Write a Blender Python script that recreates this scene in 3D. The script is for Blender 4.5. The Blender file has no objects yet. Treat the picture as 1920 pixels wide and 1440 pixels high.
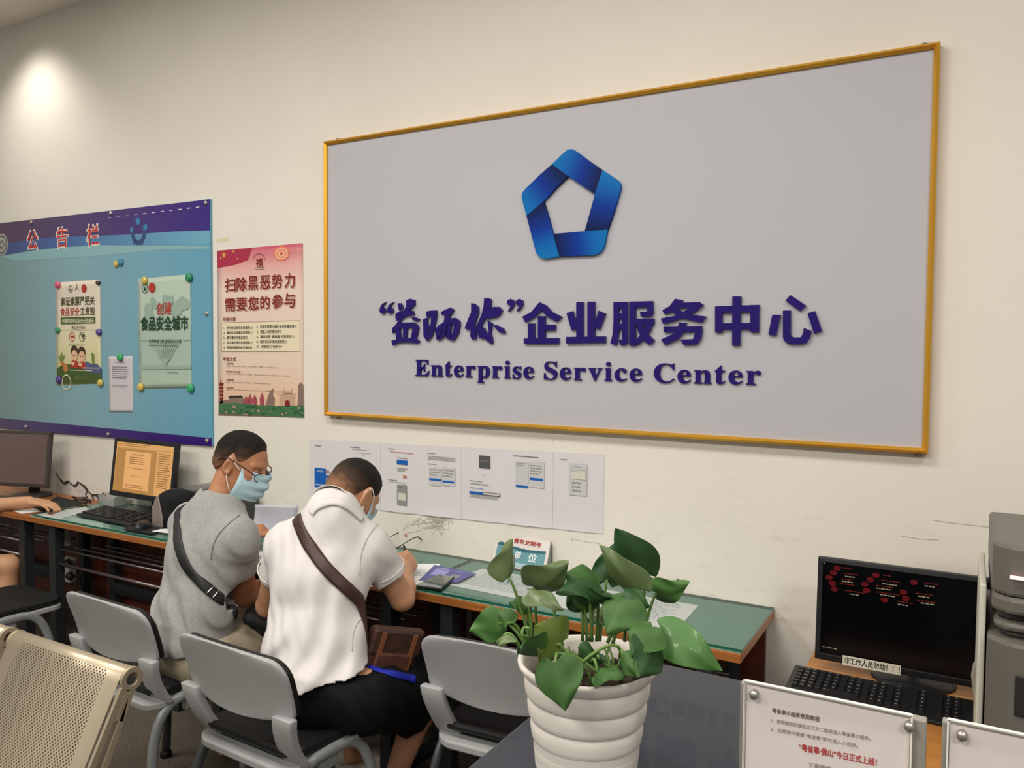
import bpy, bmesh, math, random
import numpy as np
from mathutils import Vector, Matrix
from mathutils.bvhtree import BVHTree
random.seed(7)
sc = bpy.context.scene
COL = sc.collection
PI = math.pi

# ------------------------------------------------------------------ camera
FOC = 1500.0                                   # pixels, for the 1920x1440 frame
YAW, PITCH, ROLL = map(math.radians, (29.76507941, -2.47197336, 0.45165663))
CAMP = np.array([0.0, -2.7372593, 1.6264337])
_cy, _sy, _cp, _sp = math.cos(YAW), math.sin(YAW), math.cos(PITCH), math.sin(PITCH)
CF = np.array([-_sy * _cp, _cy * _cp, _sp]); _r = np.array([_cy, _sy, 0.0]); _u = np.cross(_r, CF)
CR = math.cos(ROLL) * _r + math.sin(ROLL) * _u
CU = -math.sin(ROLL) * _r + math.cos(ROLL) * _u
cam = bpy.data.cameras.new('camera'); cam.sensor_width = 36.0; cam.sensor_fit = 'HORIZONTAL'
cam.lens = FOC / 1920 * 36.0; cam.clip_start = 0.02
camo = bpy.data.objects.new('camera', cam); COL.objects.link(camo)
M = Matrix.Identity(4)
for i in range(3):
    M[i][0], M[i][1], M[i][2], M[i][3] = CR[i], CU[i], -CF[i], CAMP[i]
camo.matrix_world = M
sc.camera = camo

# ------------------------------------------------------------------ world, lamps, exposure
sc.view_settings.view_transform = 'Standard'; sc.view_settings.look = 'None'
sc.view_settings.gamma = 1.0; sc.view_settings.use_curve_mapping = False
sc.view_settings.exposure = 0.0
wd = bpy.data.worlds.new('World'); sc.world = wd; wd.use_nodes = True
bg = wd.node_tree.nodes['Background']
bg.inputs[0].default_value = (1.0, 0.96, 0.91, 1); bg.inputs[1].default_value = 0.30

def area(name, loc, sx, sy, power, color, rot=(0, 0, 0)):
    l = bpy.data.lights.new(name, 'AREA'); l.shape = 'RECTANGLE'; l.size = sx; l.size_y = sy
    l.energy = power; l.color = color
    o = bpy.data.objects.new(name, l); COL.objects.link(o); o.location = loc; o.rotation_euler = rot
    return o
WARM = (1.0, 0.955, 0.885)
for nm, (x, y, e) in (('ceiling_panel_lamp', (-3.6, -1.9, 42)), ('ceiling_panel_lamp', (-1.4, -1.9, 44)), ('ceiling_panel_lamp', (1.0, -1.9, 28)),
                      ('ceiling_panel_lamp', (-3.6, -4.4, 68)), ('ceiling_panel_lamp', (-1.0, -4.4, 82)), ('ceiling_panel_lamp', (1.8, -4.4, 80))):
    area(nm, (x, y, 3.50), 1.2, 0.6, e, WARM)
sp = bpy.data.lights.new('wall_downlight', 'SPOT'); sp.energy = 46; sp.spot_size = math.radians(114); sp.spot_blend = .85
sp.shadow_soft_size = 0.12; sp.color = (1.0, 0.95, 0.86)
spo = bpy.data.objects.new('wall_downlight', sp); COL.objects.link(spo); spo.location = (-4.76, -0.36, 3.52)
spo.rotation_euler = (math.radians(14), 0, 0)

# ------------------------------------------------------------------ picture-to-place helpers
def ray(px, py): return CF * FOC + CR * (px - 960) + CU * (720 - py)
def onY(px, py, Y=0.0):
    d = ray(px, py); t = (Y - CAMP[1]) / d[1]; return CAMP + t * d
def onZ(px, py, Z=0.0):
    d = ray(px, py); t = (Z - CAMP[2]) / d[2]; return CAMP + t * d
def atD(px, py, D): return CAMP + ray(px, py) / FOC * D
def onX(px, py, X):
    d = ray(px, py); t = (X - CAMP[0]) / d[0]; return CAMP + t * d

# ------------------------------------------------------------------ materials
def lin(c):
    c = [v / 255.0 for v in c]
    return tuple(v / 12.92 if v <= 0.04045 else ((v + 0.055) / 1.055) ** 2.4 for v in c) + (1.0,)
MATS = {}
def mat(name, rgb, rough=0.6, metal=0.0, var=0.0, scale=8.0, bump=0.0, bscale=60.0, emit=None, estr=1.0, coat=0.0, spec=0.5, trans=0.0, detail=4.0, stretch=None, sheen=0.0):
    if name in MATS: return MATS[name]
    m = bpy.data.materials.new(name); m.use_nodes = True; nt = m.node_tree; b = nt.nodes['Principled BSDF']
    c = lin(rgb)
    b.inputs['Base Color'].default_value = c; b.inputs['Roughness'].default_value = rough; b.inputs['Metallic'].default_value = metal
    b.inputs['Specular IOR Level'].default_value = spec; b.inputs['Coat Weight'].default_value = coat
    b.inputs['Transmission Weight'].default_value = trans; b.inputs['Sheen Weight'].default_value = sheen
    if emit: b.inputs['Emission Color'].default_value = lin(emit); b.inputs['Emission Strength'].default_value = estr
    tc = nt.nodes.new('ShaderNodeTexCoord')
    src = tc.outputs['Object']
    if stretch:
        mp = nt.nodes.new('ShaderNodeMapping'); mp.inputs['Scale'].default_value = stretch
        nt.links.new(src, mp.inputs['Vector']); src = mp.outputs['Vector']
    if var > 0:
        n = nt.nodes.new('ShaderNodeTexNoise'); n.inputs['Scale'].default_value = scale; n.inputs['Detail'].default_value = detail
        nt.links.new(src, n.inputs['Vector'])
        r = nt.nodes.new('ShaderNodeValToRGB'); r.color_ramp.elements[0].position = 0.3; r.color_ramp.elements[1].position = 0.7
        r.color_ramp.elements[0].color = tuple(v * (1 - var) for v in c[:3]) + (1,)
        r.color_ramp.elements[1].color = tuple(min(1, v * (1 + var)) for v in c[:3]) + (1,)
        nt.links.new(n.outputs['Fac'], r.inputs['Fac']); nt.links.new(r.outputs['Color'], b.inputs['Base Color'])
    if bump > 0:
        n2 = nt.nodes.new('ShaderNodeTexNoise'); n2.inputs['Scale'].default_value = bscale; n2.inputs['Detail'].default_value = 3
        nt.links.new(src, n2.inputs['Vector'])
        bp = nt.nodes.new('ShaderNodeBump'); bp.inputs['Strength'].default_value = bump; bp.inputs['Distance'].default_value = 0.01
        nt.links.new(n2.outputs['Fac'], bp.inputs['Height']); nt.links.new(bp.outputs['Normal'], b.inputs['Normal'])
    MATS[name] = m
    return m

def gradmat(name, p0, p1, stops, rough=0.5, coat=0.0, wob=0.0, wscale=3.0, spec=.4, bump=0.0):
    """material running from colour to colour between two points"""
    m = bpy.data.materials.new(name); m.use_nodes = True; nt = m.node_tree; b = nt.nodes['Principled BSDF']
    b.inputs['Roughness'].default_value = rough; b.inputs['Coat Weight'].default_value = coat; b.inputs['Specular IOR Level'].default_value = spec
    p0 = np.array(p0, float); p1 = np.array(p1, float); d = (p1 - p0) / ((p1 - p0) @ (p1 - p0))
    tc = nt.nodes.new('ShaderNodeTexCoord')
    dt = nt.nodes.new('ShaderNodeVectorMath'); dt.operation = 'DOT_PRODUCT'; dt.inputs[1].default_value = d
    nt.links.new(tc.outputs['Object'], dt.inputs[0])
    ad = nt.nodes.new('ShaderNodeMath'); ad.operation = 'ADD'; ad.inputs[1].default_value = float(-(p0 @ d))
    nt.links.new(dt.outputs['Value'], ad.inputs[0])
    out = ad.outputs[0]
    if wob > 0:
        n = nt.nodes.new('ShaderNodeTexNoise'); n.inputs['Scale'].default_value = wscale
        nt.links.new(tc.outputs['Object'], n.inputs['Vector'])
        mu = nt.nodes.new('ShaderNodeMath'); mu.operation = 'MULTIPLY_ADD'; mu.inputs[1].default_value = wob
        nt.links.new(n.outputs['Fac'], mu.inputs[0]); nt.links.new(out, mu.inputs[2]); out = mu.outputs[0]
    r = nt.nodes.new('ShaderNodeValToRGB')
    el = r.color_ramp.elements
    while len(el) < len(stops): el.new(0.5)
    for e, (p, c) in zip(el, stops): e.position = p; e.color = lin(c)
    nt.links.new(out, r.inputs['Fac']); nt.links.new(r.outputs['Color'], b.inputs['Base Color'])
    if bump > 0:
        n2 = nt.nodes.new('ShaderNodeTexNoise'); n2.inputs['Scale'].default_value = 420; n2.inputs['Detail'].default_value = 2
        nt.links.new(tc.outputs['Object'], n2.inputs['Vector']); bp = nt.nodes.new('ShaderNodeBump'); bp.inputs['Strength'].default_value = bump; bp.inputs['Distance'].default_value = 0.004
        nt.links.new(n2.outputs['Fac'], bp.inputs['Height']); nt.links.new(bp.outputs['Normal'], b.inputs['Normal'])
    return m

# ------------------------------------------------------------------ mesh builder
class MB:
    def __init__(s): s.v = []; s.f = []; s.m = []; s.sm = []
    def add(s, vs, fs, mi=0, smooth=False):
        o = len(s.v); s.v.extend([tuple(map(float, p)) for p in vs])
        for f in fs: s.f.append(tuple(i + o for i in f)); s.m.append(mi); s.sm.append(smooth)
        return s
    def box(s, x0, x1, y0, y1, z0, z1, mi=0):
        vs = [(x, y, z) for x in (x0, x1) for y in (y0, y1) for z in (z0, z1)]
        return s.add(vs, [(0, 1, 3, 2), (4, 6, 7, 5), (0, 4, 5, 1), (2, 3, 7, 6), (0, 2, 6, 4), (1, 5, 7, 3)], mi)
    def obox(s, c, ax, ay, az, mi=0):
        """box of half-axes ax, ay, az about c"""
        c, ax, ay, az = map(np.array, (c, ax, ay, az)); vs = []
        for i in (-1, 1):
            for j in (-1, 1):
                for k in (-1, 1): vs.append(c + i * ax + j * ay + k * az)
        return s.add(vs, [(0, 1, 3, 2), (4, 6, 7, 5), (0, 4, 5, 1), (2, 3, 7, 6), (0, 2, 6, 4), (1, 5, 7, 3)], mi)
    def poly(s, pts, mi=0): return s.add(pts, [tuple(range(len(pts)))], mi)
    def prism(s, pts, d, mi=0):
        """closed outline pts extruded by vector d"""
        n = len(pts); a = [np.array(p, float) for p in pts]; d = np.array(d, float)
        vs = a + [p + d for p in a]
        fs = [tuple(range(n)), tuple(range(2 * n - 1, n - 1, -1))] + [(i, (i + 1) % n, n + (i + 1) % n, n + i) for i in range(n)]
        return s.add(vs, fs, mi)
    def tube(s, path, r, n=10, mi=0, caps=True, flat=None, closed=False):
        """round tube along path; r is a number or list; flat=(a,b) scales the two cross axes"""
        P = [np.array(p, float) for p in path]; k = len(P)
        rs = list(r) if hasattr(r, '__len__') else [r] * k
        vs = []; prev = None
        for i in range(k):
            if closed: t = P[(i + 1) % k] - P[i - 1]
            else: t = P[min(i + 1, k - 1)] - P[max(i - 1, 0)]
            t = t / (np.linalg.norm(t) + 1e-12)
            if prev is None:
                a = np.array([0, 0, 1.0]) if abs(t[2]) < 0.9 else np.array([1.0, 0, 0])
            else: a = prev
            a = a - t * (a @ t); a /= np.linalg.norm(a) + 1e-12; prev = a; b = np.cross(t, a)
            fa, fb = flat or (1, 1)
            for j in range(n):
                w = 2 * PI * j / n
                vs.append(P[i] + rs[i] * (math.cos(w) * a * fa + math.sin(w) * b * fb))
        fs = []
        for i in range(k if closed else k - 1):
            i2 = (i + 1) % k
            for j in range(n): fs.append((i * n + j, i * n + (j + 1) % n, i2 * n + (j + 1) % n, i2 * n + j))
        s.add(vs, fs, mi, True)
        if caps and not closed:
            o = len(s.v) - k * n
            s.f.append(tuple(o + j for j in range(n - 1, -1, -1))); s.m.append(mi); s.sm.append(False)
            s.f.append(tuple(o + (k - 1) * n + j for j in range(n))); s.m.append(mi); s.sm.append(False)
        return s
    def lathe(s, prof, c=(0, 0, 0), n=40, mi=0, axis='z', smooth=True):
        vs = []
        for (r, h) in prof:
            for j in range(n):
                w = 2 * PI * j / n; x, y = r * math.cos(w), r * math.sin(w)
                p = {'z': (x, y, h), 'y': (x, h, y), 'x': (h, x, y)}[axis]
                vs.append((c[0] + p[0], c[1] + p[1], c[2] + p[2]))
        fs = [(i * n + j, i * n + (j + 1) % n, (i + 1) * n + (j + 1) % n, (i + 1) * n + j) for i in range(len(prof) - 1) for j in range(n)]
        return s.add(vs, fs, mi, smooth)
    def ell(s, c, rx, ry, rz, n=14, m=9, mi=0):
        vs = []; fs = []
        for i in range(m + 1):
            t = PI * i / m
            for j in range(n):
                w = 2 * PI * j / n
                vs.append((c[0] + rx * math.sin(t) * math.cos(w), c[1] + ry * math.sin(t) * math.sin(w), c[2] + rz * math.cos(t)))
        for i in range(m):
            for j in range(n): fs.append((i * n + j, (i + 1) * n + j, (i + 1) * n + (j + 1) % n, i * n + (j + 1) % n))
        return s.add(vs, fs, mi, True)
    def grid(s, fn, nu, nv, mi=0, smooth=True, flip=False):
        vs = [fn(i / (nu - 1), j / (nv - 1)) for i in range(nu) for j in range(nv)]
        fs = [(i * nv + j, (i + 1) * nv + j, (i + 1) * nv + j + 1, i * nv + j + 1) for i in range(nu - 1) for j in range(nv - 1)]
        if flip: fs = [f[::-1] for f in fs]
        return s.add(vs, fs, mi, smooth)
    def build(s, name, mats, parent=None, loc=None, bevel=0, local=False, weld=False, solid=0, sub=0, fixn=True):
        """link as ONE mesh object; vertices are given in the place's own coordinates unless local"""
        me = bpy.data.meshes.new(name)
        org = np.array(parent.matrix_basis.translation if (parent is not None and not local) else (loc if loc is not None else (0, 0, 0)), float)
        if parent is not None and not local:
            pp = parent.parent
            while pp is not None: org = org + np.array(pp.matrix_basis.translation); pp = pp.parent
        vs = np.array(s.v, float) if local else np.array(s.v, float) - org
        me.from_pydata([tuple(v) for v in vs], [], s.f)
        if not isinstance(mats, (list, tuple)): mats = [mats]
        for m in mats: me.materials.append(m)
        me.polygons.foreach_set('material_index', s.m); me.polygons.foreach_set('use_smooth', s.sm)
        if fixn:
            bm = bmesh.new(); bm.from_mesh(me)
            if weld: bmesh.ops.remove_doubles(bm, verts=bm.verts, dist=1e-5)
            bmesh.ops.recalc_face_normals(bm, faces=bm.faces); bm.to_mesh(me); bm.free()
        o = bpy.data.objects.new(name, me); COL.objects.link(o)
        if parent is not None: o.parent = parent
        elif loc is not None: o.location = loc
        if solid: md = o.modifiers.new('thickness', 'SOLIDIFY'); md.thickness = solid; md.offset = 0
        if bevel:
            md = o.modifiers.new('bevel', 'BEVEL'); md.width = bevel; md.segments = 2; md.limit_method = 'ANGLE'; md.angle_limit = 0.6
            md.harden_normals = False
        if sub: md = o.modifiers.new('subdivision', 'SUBSURF'); md.levels = sub; md.render_levels = sub
        return o

def tag(o, label, cat, group=None, kind=None):
    o['label'] = label; o['category'] = cat
    if group: o['group'] = group
    if kind: o['kind'] = kind
    return o
def thing(name, label, cat, loc=(0, 0, 0), rz=0.0, group=None):
    o = bpy.data.objects.new(name, None); COL.objects.link(o); o.empty_display_size = 0.05
    o.location = loc; o.rotation_euler = (0, 0, rz)
    return tag(o, label, cat, group)
def structure(o): o['kind'] = 'structure'; return o
def copy_tree(o, parent=None):
    c = o.copy(); COL.objects.link(c)
    if parent is not None: c.parent = parent
    for ch in list(o.children): copy_tree(ch, c)
    return c

# ------------------------------------------------------------------ lettering
_TXT = {}
def glyphs(s, offset=0.0, res=2):
    key = (s, offset, res)
    if key in _TXT: return _TXT[key]
    c = bpy.data.curves.new('t', 'FONT'); c.body = s; c.size = 1.0; c.offset = offset; c.resolution_u = res
    o = bpy.data.objects.new('t', c); COL.objects.link(o)
    dg = bpy.context.evaluated_depsgraph_get(); dg.update()
    e = o.evaluated_get(dg); me = e.to_mesh()
    n = len(me.vertices); co = np.zeros(n * 3); me.vertices.foreach_get('co', co); co = co.reshape(-1, 3)[:, :2]
    fs = [tuple(p.vertices) for p in me.polygons]
    e.to_mesh_clear(); bpy.data.objects.remove(o); bpy.data.curves.remove(c)
    _TXT[key] = (co, fs); return _TXT[key]
def put_text(mb, s, org, ux, uz, w, h, mi=0, bold=0.0, slant=0.0, depth=0.0, nrm=None, res=2):
    """letters of s fitted into a w x h box whose lower left corner is org; ux, uz unit vectors"""
    if bold and not depth:
        # a heavy face: four copies of the thin one, each a hair further out
        co, fs = glyphs(s, 0.0, res); org = np.array(org, float); ux = np.array(ux, float); uz = np.array(uz, float); nn = np.cross(ux, uz)
        n = len(s); bx = bold * w / max(n, 1) * .9; bz = bold * h * .9
        for k, (dx, dz) in enumerate(((-1, -1), (1, -1), (1, 1), (-1, 1))):
            put_text(mb, s, org + ux * dx * bx + uz * dz * bz + nn * (.00005 * k), ux, uz, w, h, mi, 0, slant, 0, None, res)
        return
    co, fs = glyphs(s, bold, res)
    if not len(co): return
    lo, hi = co.min(0), co.max(0); k = (co - lo) / np.maximum(hi - lo, 1e-9)
    org, ux, uz = (np.array(a, float) for a in (org, ux, uz))
    P = org + np.outer(k[:, 0] * w + slant * k[:, 1] * h, ux) + np.outer(k[:, 1] * h, uz)
    if depth:
        nrm = np.array(nrm, float); n = len(P); cnt = {}
        for f in fs:
            for a, b in zip(f, f[1:] + f[:1]): cnt[(a, b)] = 1
        side = [(a, b, b + n, a + n) for (a, b) in cnt if (b, a) not in cnt]
        mb.add(np.vstack([P, P + nrm * depth]), [f[::-1] for f in fs] + [tuple(i + n for i in f) for f in fs] + side, mi)
    else: mb.add(P, fs, mi)
def seen_box(x0, y0, x1, y1, Y):
    """upright box on the plane y=Y from its picture corners, allowing for lines that run downhill"""
    a, b = onY(x0, y0, Y), onY(x1, y1, Y); xm = (x0 + x1) / 2
    hu = onY(xm, y0, Y)[2] - onY(xm, y1, Y)[2]; hs = a[2] - b[2]; zc = onY(xm, (y0 + y1) / 2, Y)[2]
    h = min(max(hs, .8 * hu), 1.1 * hu)
    return a[0], b[0], zc - h / 2, zc + h / 2
def wall_text(mb, s, x0, y0, x1, y1, Y, mi=0, bold=0.0, slant=0.0, depth=0.0):
    """text in the wall-parallel plane y=Y filling the box seen from (x0,y0) upper left to (x1,y1) lower right"""
    X0, X1, Z0, Z1 = seen_box(x0, y0, x1, y1, Y)
    put_text(mb, s, (X0, Y, Z0), (1, 0, 0), (0, 0, 1), X1 - X0, Z1 - Z0, mi, bold, slant, depth, (0, -1, 0))
def wall_rect(mb, x0, y0, x1, y1, Y, mi=0, t=0.0):
    X0, X1, Z0, Z1 = seen_box(x0, y0, x1, y1, Y)
    if t: mb.box(X0, X1, Y - t, Y, Z0, Z1, mi)
    else: mb.poly([(X0, Y, Z0), (X1, Y, Z0), (X1, Y, Z1), (X0, Y, Z1)], mi)
def wall_poly(mb, pts, Y, mi=0, t=0.0):
    P = [onY(x, y, Y) for x, y in pts]
    if t: mb.prism(P, (0, -t, 0), mi)
    else: mb.poly(P, mi)
def wall_line(mb, pts, w, Y, mi=0):
    """thin flat stroke of width w (metres) on the plane y=Y"""
    P = [onY(x, y, Y - j * .00001) for j, (x, y) in enumerate(pts)]
    for a, b in zip(P, P[1:]):
        d = b - a; L = np.linalg.norm(d)
        if L < 1e-6: continue
        d /= L; n = np.array([-d[2], 0, d[0]]) * w / 2
        mb.poly([a - n, b - n, b + n, a + n], mi)
def disc(mb, c, r, Y, mi=0, n=20, rz=None):
    rz = rz or r
    mb.poly([(c[0] + r * math.cos(2 * PI * i / n), Y, c[2] + rz * math.sin(2 * PI * i / n)) for i in range(n)], mi)
def bars(mb, x0, y0, x1, y1, Y, rows, mi=0, fill=0.5, seed=1, lead=1.0):
    """rows of small unreadable printed words as short strokes"""
    rnd = random.Random(seed); X0, X1, Z0, Z1 = seen_box(x0, y0, x1, y1, Y); a, b = (X0, Y, Z1), (X1, Y, Z0); H = (Z1 - Z0) / rows
    for r in range(rows):
        z1 = a[2] - r * H; z0 = z1 - H * fill; x = a[0]; end = b[0] - (b[0] - a[0]) * (rnd.random() * 0.4 if r == rows - 1 else rnd.random() * 0.08)
        while x < end:
            w = H * fill * rnd.uniform(0.5, 1.0)
            k = z0 + (z1 - z0) * rnd.uniform(0, .3)
            mb.poly([(x, Y, k), (x + w, Y, k), (x + w, Y, z1), (x, Y, z1)], mi); x += w * rnd.uniform(1.15, 1.5)
# ------------------------------------------------------------------ the room
ILL = 0.98
def ink(rgb, g=1.0):
    """sheet colour whose print reads as rgb under the room's light"""
    o = []
    for v in rgb:
        l = lin((v, v, v))[0] / ILL * g; l = min(l, 0.92)
        o.append(255 * (l * 12.92 if l <= 0.0031308 else 1.055 * l ** (1 / 2.4) - 0.055))
    return tuple(o)
def pm(name, rgb, **k): return mat(name, ink(rgb), **{**dict(rough=0.55, spec=0.3), **k})

CEIL = 3.53
def wall_material():
    m = mat('painted_plaster', (230, 224, 213), rough=0.75, var=0.03, scale=1.6, bump=0.08, bscale=140)
    nt = m.node_tree; b = nt.nodes['Principled BSDF']; old = b.inputs['Base Color'].links[0].from_socket
    tc = nt.nodes.new('ShaderNodeTexCoord')
    mp = nt.nodes.new('ShaderNodeMapping'); mp.inputs['Scale'].default_value = (2.2, 1, 6.0); nt.links.new(tc.outputs['Object'], mp.inputs['Vector'])
    n = nt.nodes.new('ShaderNodeTexNoise'); n.inputs['Scale'].default_value = 2.2; n.inputs['Detail'].default_value = 7; n.inputs['Roughness'].default_value = 0.7
    nt.links.new(mp.outputs['Vector'], n.inputs['Vector'])
    r = nt.nodes.new('ShaderNodeValToRGB'); r.color_ramp.elements[0].position = 0.56; r.color_ramp.elements[1].position = 0.80
    r.color_ramp.elements[0].color = (0, 0, 0, 1); r.color_ramp.elements[1].color = (0.55, 0.55, 0.55, 1)
    nt.links.new(n.outputs['Fac'], r.inputs['Fac'])
    # grubby scuffs keep to the height that hands and desks reach
    sx = nt.nodes.new('ShaderNodeSeparateXYZ'); nt.links.new(tc.outputs['Object'], sx.inputs[0])
    mr = nt.nodes.new('ShaderNodeMapRange'); mr.inputs[1].default_value = 1.25; mr.inputs[2].default_value = 0.85
    nt.links.new(sx.outputs['Z'], mr.inputs[0])
    mu = nt.nodes.new('ShaderNodeMath'); mu.operation = 'MULTIPLY'; nt.links.new(r.outputs['Color'], mu.inputs[0]); nt.links.new(mr.outputs[0], mu.inputs[1])
    mx = nt.nodes.new('ShaderNodeMix'); mx.data_type = 'RGBA'; mx.inputs[7].default_value = lin((150, 142, 130))
    nt.links.new(mu.outputs[0], mx.inputs[0]); nt.links.new(old, mx.inputs[6]); nt.links.new(mx.outputs[2], b.inputs['Base Color'])
    return m
WALL = wall_material()
wall = structure(MB().box(-7.5, 2.6, 0, 0.2, 0, CEIL).build('wall_back', WALL))
structure(MB().box(-7.5, 2.6, -6.5, 0.0, CEIL, CEIL + 0.1).build('ceiling', mat('ceiling_paint', (232, 226, 216), rough=0.8, var=0.03, scale=2)))
fm = mat('terrazzo_floor', (96, 88, 78), rough=0.45, var=0.5, scale=160, detail=2)
structure(MB().box(-7.5, 2.6, -6.5, 0.0, -0.1, 0).build('floor', fm))

# marks on the plaster: a peeling patch, scribbles, cracks, a nail hole with its streak
ck = MB()
patch = [(105, 888), (113, 899), (120, 907), (128, 903), (137, 910), (141, 912), (147, 904), (152, 908), (158, 912), (164, 920), (172, 928), (180, 929), (186, 930), (193, 925), (199, 930), (199, 960), (105, 960)]
wall_poly(ck, patch, -0.0012, 0)
crk = MB()
edge = patch[:15]
for k, (a, b) in enumerate(zip(edge, edge[1:])): wall_line(crk, [a, b], 0.008 + 0.010 * ((k * 7) % 3) / 2, -0.0022 - k * .00004)
for pts, w in (([(164, 920), (160, 928), (166, 936)], .010), ([(172, 928), (176, 937), (170, 945)], .014), ([(182, 930), (186, 942)], .008), ([(109, 893), (104, 886)], .008), ([(0, 872), (6, 878), (4, 886)], .010)):
    wall_line(crk, pts, w, -0.0022)
ck.build('peeling_plaster', mat('bare_plaster', (205, 200, 192), rough=0.9, var=0.15, scale=25, bump=0.3, bscale=40), wall)
crk.build('paint_crack', mat('crack_grime', (60, 54, 46), rough=0.9), wall)
sb = MB(); rnd = random.Random(3)
for k in range(16):
    x, y = 760 + rnd.random() * 70, 966 + rnd.random() * 14; pts = [(x, y)]
    for j in range(4): pts.append((x + rnd.uniform(-22, 30), y + rnd.uniform(-3, 24)))
    wall_line(sb, pts, 0.0011, -0.0010 - k * .00005)
for pts in ([(770, 985), (840, 972), (870, 968)], [(755, 1002), (830, 985)], [(838, 965), (826, 990), (850, 975)], [(1748, 975), (1780, 980), (1835, 986), (1880, 992)], [(1690, 1005), (1722, 1010), (1760, 1013)], [(1070, 1010), (1100, 1016), (1128, 1020)], [(1035, 818), (1036, 832)], [(1075, 1008), (1071, 1012), (1075, 1016)]):
    wall_line(sb, pts, 0.0014, -0.0010)
sb.build('scribble', mat('pencil_grey', (176, 170, 160), rough=0.9), wall)
tp = MB(); wall_rect(tp, 407, 446, 427, 453, -0.0012); tp.build('tape_scrap', mat('yellowed_tape', (222, 212, 176), rough=0.5), wall)
st = MB(); disc(st, onY(761, 1004, -.0012), 0.008, -0.0012); st.build('ink_smudge', mat('pink_ink', (205, 150, 150), rough=0.9), wall)
# a shallow moulding where the wall meets the floor
structure(MB().box(-7.5, 2.6, -0.012, 0, 0, 0.09).build('baseboard_back', mat('dark_skirting', (70, 52, 42), rough=0.5)))

# ------------------------------------------------------------------ the big sign
SY = -0.030
a, b = onY(608, 266, SY), onY(1744, 852, SY)
SX0, SX1, SZ0, SZ1 = a[0], onY(1752, 460, SY)[0] , onY(609, 779, SY)[2], a[2]
sign = thing('wall_sign', 'huge grey sign board in a thin gold frame with blue pentagon emblem and raised letters', 'sign', ((SX0 + SX1) / 2, SY, SZ0))
FW = 0.0165
MB().box(SX0 + .004, SX1 - .004, SY + 0.004, SY + 0.022, SZ0 + .004, SZ1 - .004).build('board', mat('sign_grey', ink((184, 183, 188)), rough=0.45, spec=0.25), sign)
gold = mat('brushed_gold', (236, 176, 62), rough=0.34, metal=0.72, var=0.05, scale=3)
fr = MB()
O = [(SX0, SZ0), (SX1, SZ0), (SX1, SZ1), (SX0, SZ1)]; I = [(SX0 + FW, SZ0 + FW), (SX1 - FW, SZ0 + FW), (SX1 - FW, SZ1 - FW), (SX0 + FW, SZ1 - FW)]
Mi = [((o[0] + i[0]) / 2, (o[1] + i[1]) / 2) for o, i in zip(O, I)]
def ring4(P, y): return [(p[0], y, p[1]) for p in P]
rings = [ring4(O, SY + .024), ring4(O, SY - .006), ring4(Mi, SY - .013), ring4(I, SY - .004), ring4(I, SY + .006)]
for r0, r1 in zip(rings, rings[1:]):
    for k in range(4): fr.poly([r0[k], r0[(k + 1) % 4], r1[(k + 1) % 4], r1[k]])
fr.build('frame', gold, sign, weld=True)
steel = mat('dull_steel', (150, 145, 138), rough=0.4, metal=0.8)
for px, py, dz in ((627, 263, 1), (1733, 81, 1), (628, 783, -1), (1720, 854, -1)):
    p = onY(px, py, SY); lug = MB()
    z0 = SZ1 if dz > 0 else SZ0
    lug.box(p[0] - .010, p[0] + .010, SY + .020, SY + .026, min(z0, z0 + dz * .012), max(z0, z0 + dz * .012))
    lug.lathe([(.0, SY + .014), (.005, SY + .015), (.006, SY + .020)], (p[0], 0, z0 + dz * .006), 12, axis='y')
    lug.build('mounting_lug', steel, sign)
purple = mat('indigo_acrylic', (34, 16, 104), rough=0.22, coat=0.15, spec=0.3, var=0.04, scale=4)
def c3(p): return (680 + p[0] / 3.692, 520 + p[1] / 3.692)
def c4(p): return (1100 + p[0] / 3.692, 520 + p[1] / 3.692)
CH = {}
CH['yi'] = (c3, [[(240, 180), (262, 178), (278, 212), (252, 232)], [(300, 160), (325, 148), (357, 156), (358, 190), (318, 232), (262, 300), (240, 345), (205, 388), (203, 352), (235, 320), (262, 272), (288, 226), (300, 200)],
    [(228, 250), (252, 236), (300, 226), (346, 232), (354, 258), (300, 268), (232, 302), (225, 275)], [(338, 274), (362, 276), (392, 288), (386, 302), (345, 296)],
    [(238, 322), (300, 312), (352, 312), (380, 330), (385, 352), (368, 425), (330, 432), (346, 348), (240, 350)], [(225, 356), (252, 346), (265, 440), (232, 442)], [(280, 345), (306, 342), (302, 436), (276, 438)],
    [(198, 438), (240, 428), (355, 416), (390, 440), (384, 456), (300, 448), (245, 452), (207, 472)]])
CH['shai'] = (c3, [[(438, 236), (470, 230), (508, 228), (510, 260), (498, 335), (478, 408), (446, 442), (420, 408), (416, 290), (446, 278), (450, 398), (464, 380), (474, 276), (440, 272)], [(432, 340), (478, 328), (478, 352), (432, 366)],
    [(540, 240), (575, 222), (606, 210), (628, 222), (616, 254), (570, 262), (548, 262)], [(568, 262), (602, 246), (594, 326), (556, 336)],
    [(526, 332), (598, 284), (640, 280), (668, 300), (672, 330), (660, 390), (630, 436), (598, 432), (626, 372), (632, 322), (600, 322), (556, 350), (532, 400), (512, 436), (498, 360)],
    [(556, 344), (580, 336), (572, 400), (534, 432), (512, 434), (545, 398)], [(590, 330), (612, 326), (602, 424), (576, 424)]])
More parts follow.
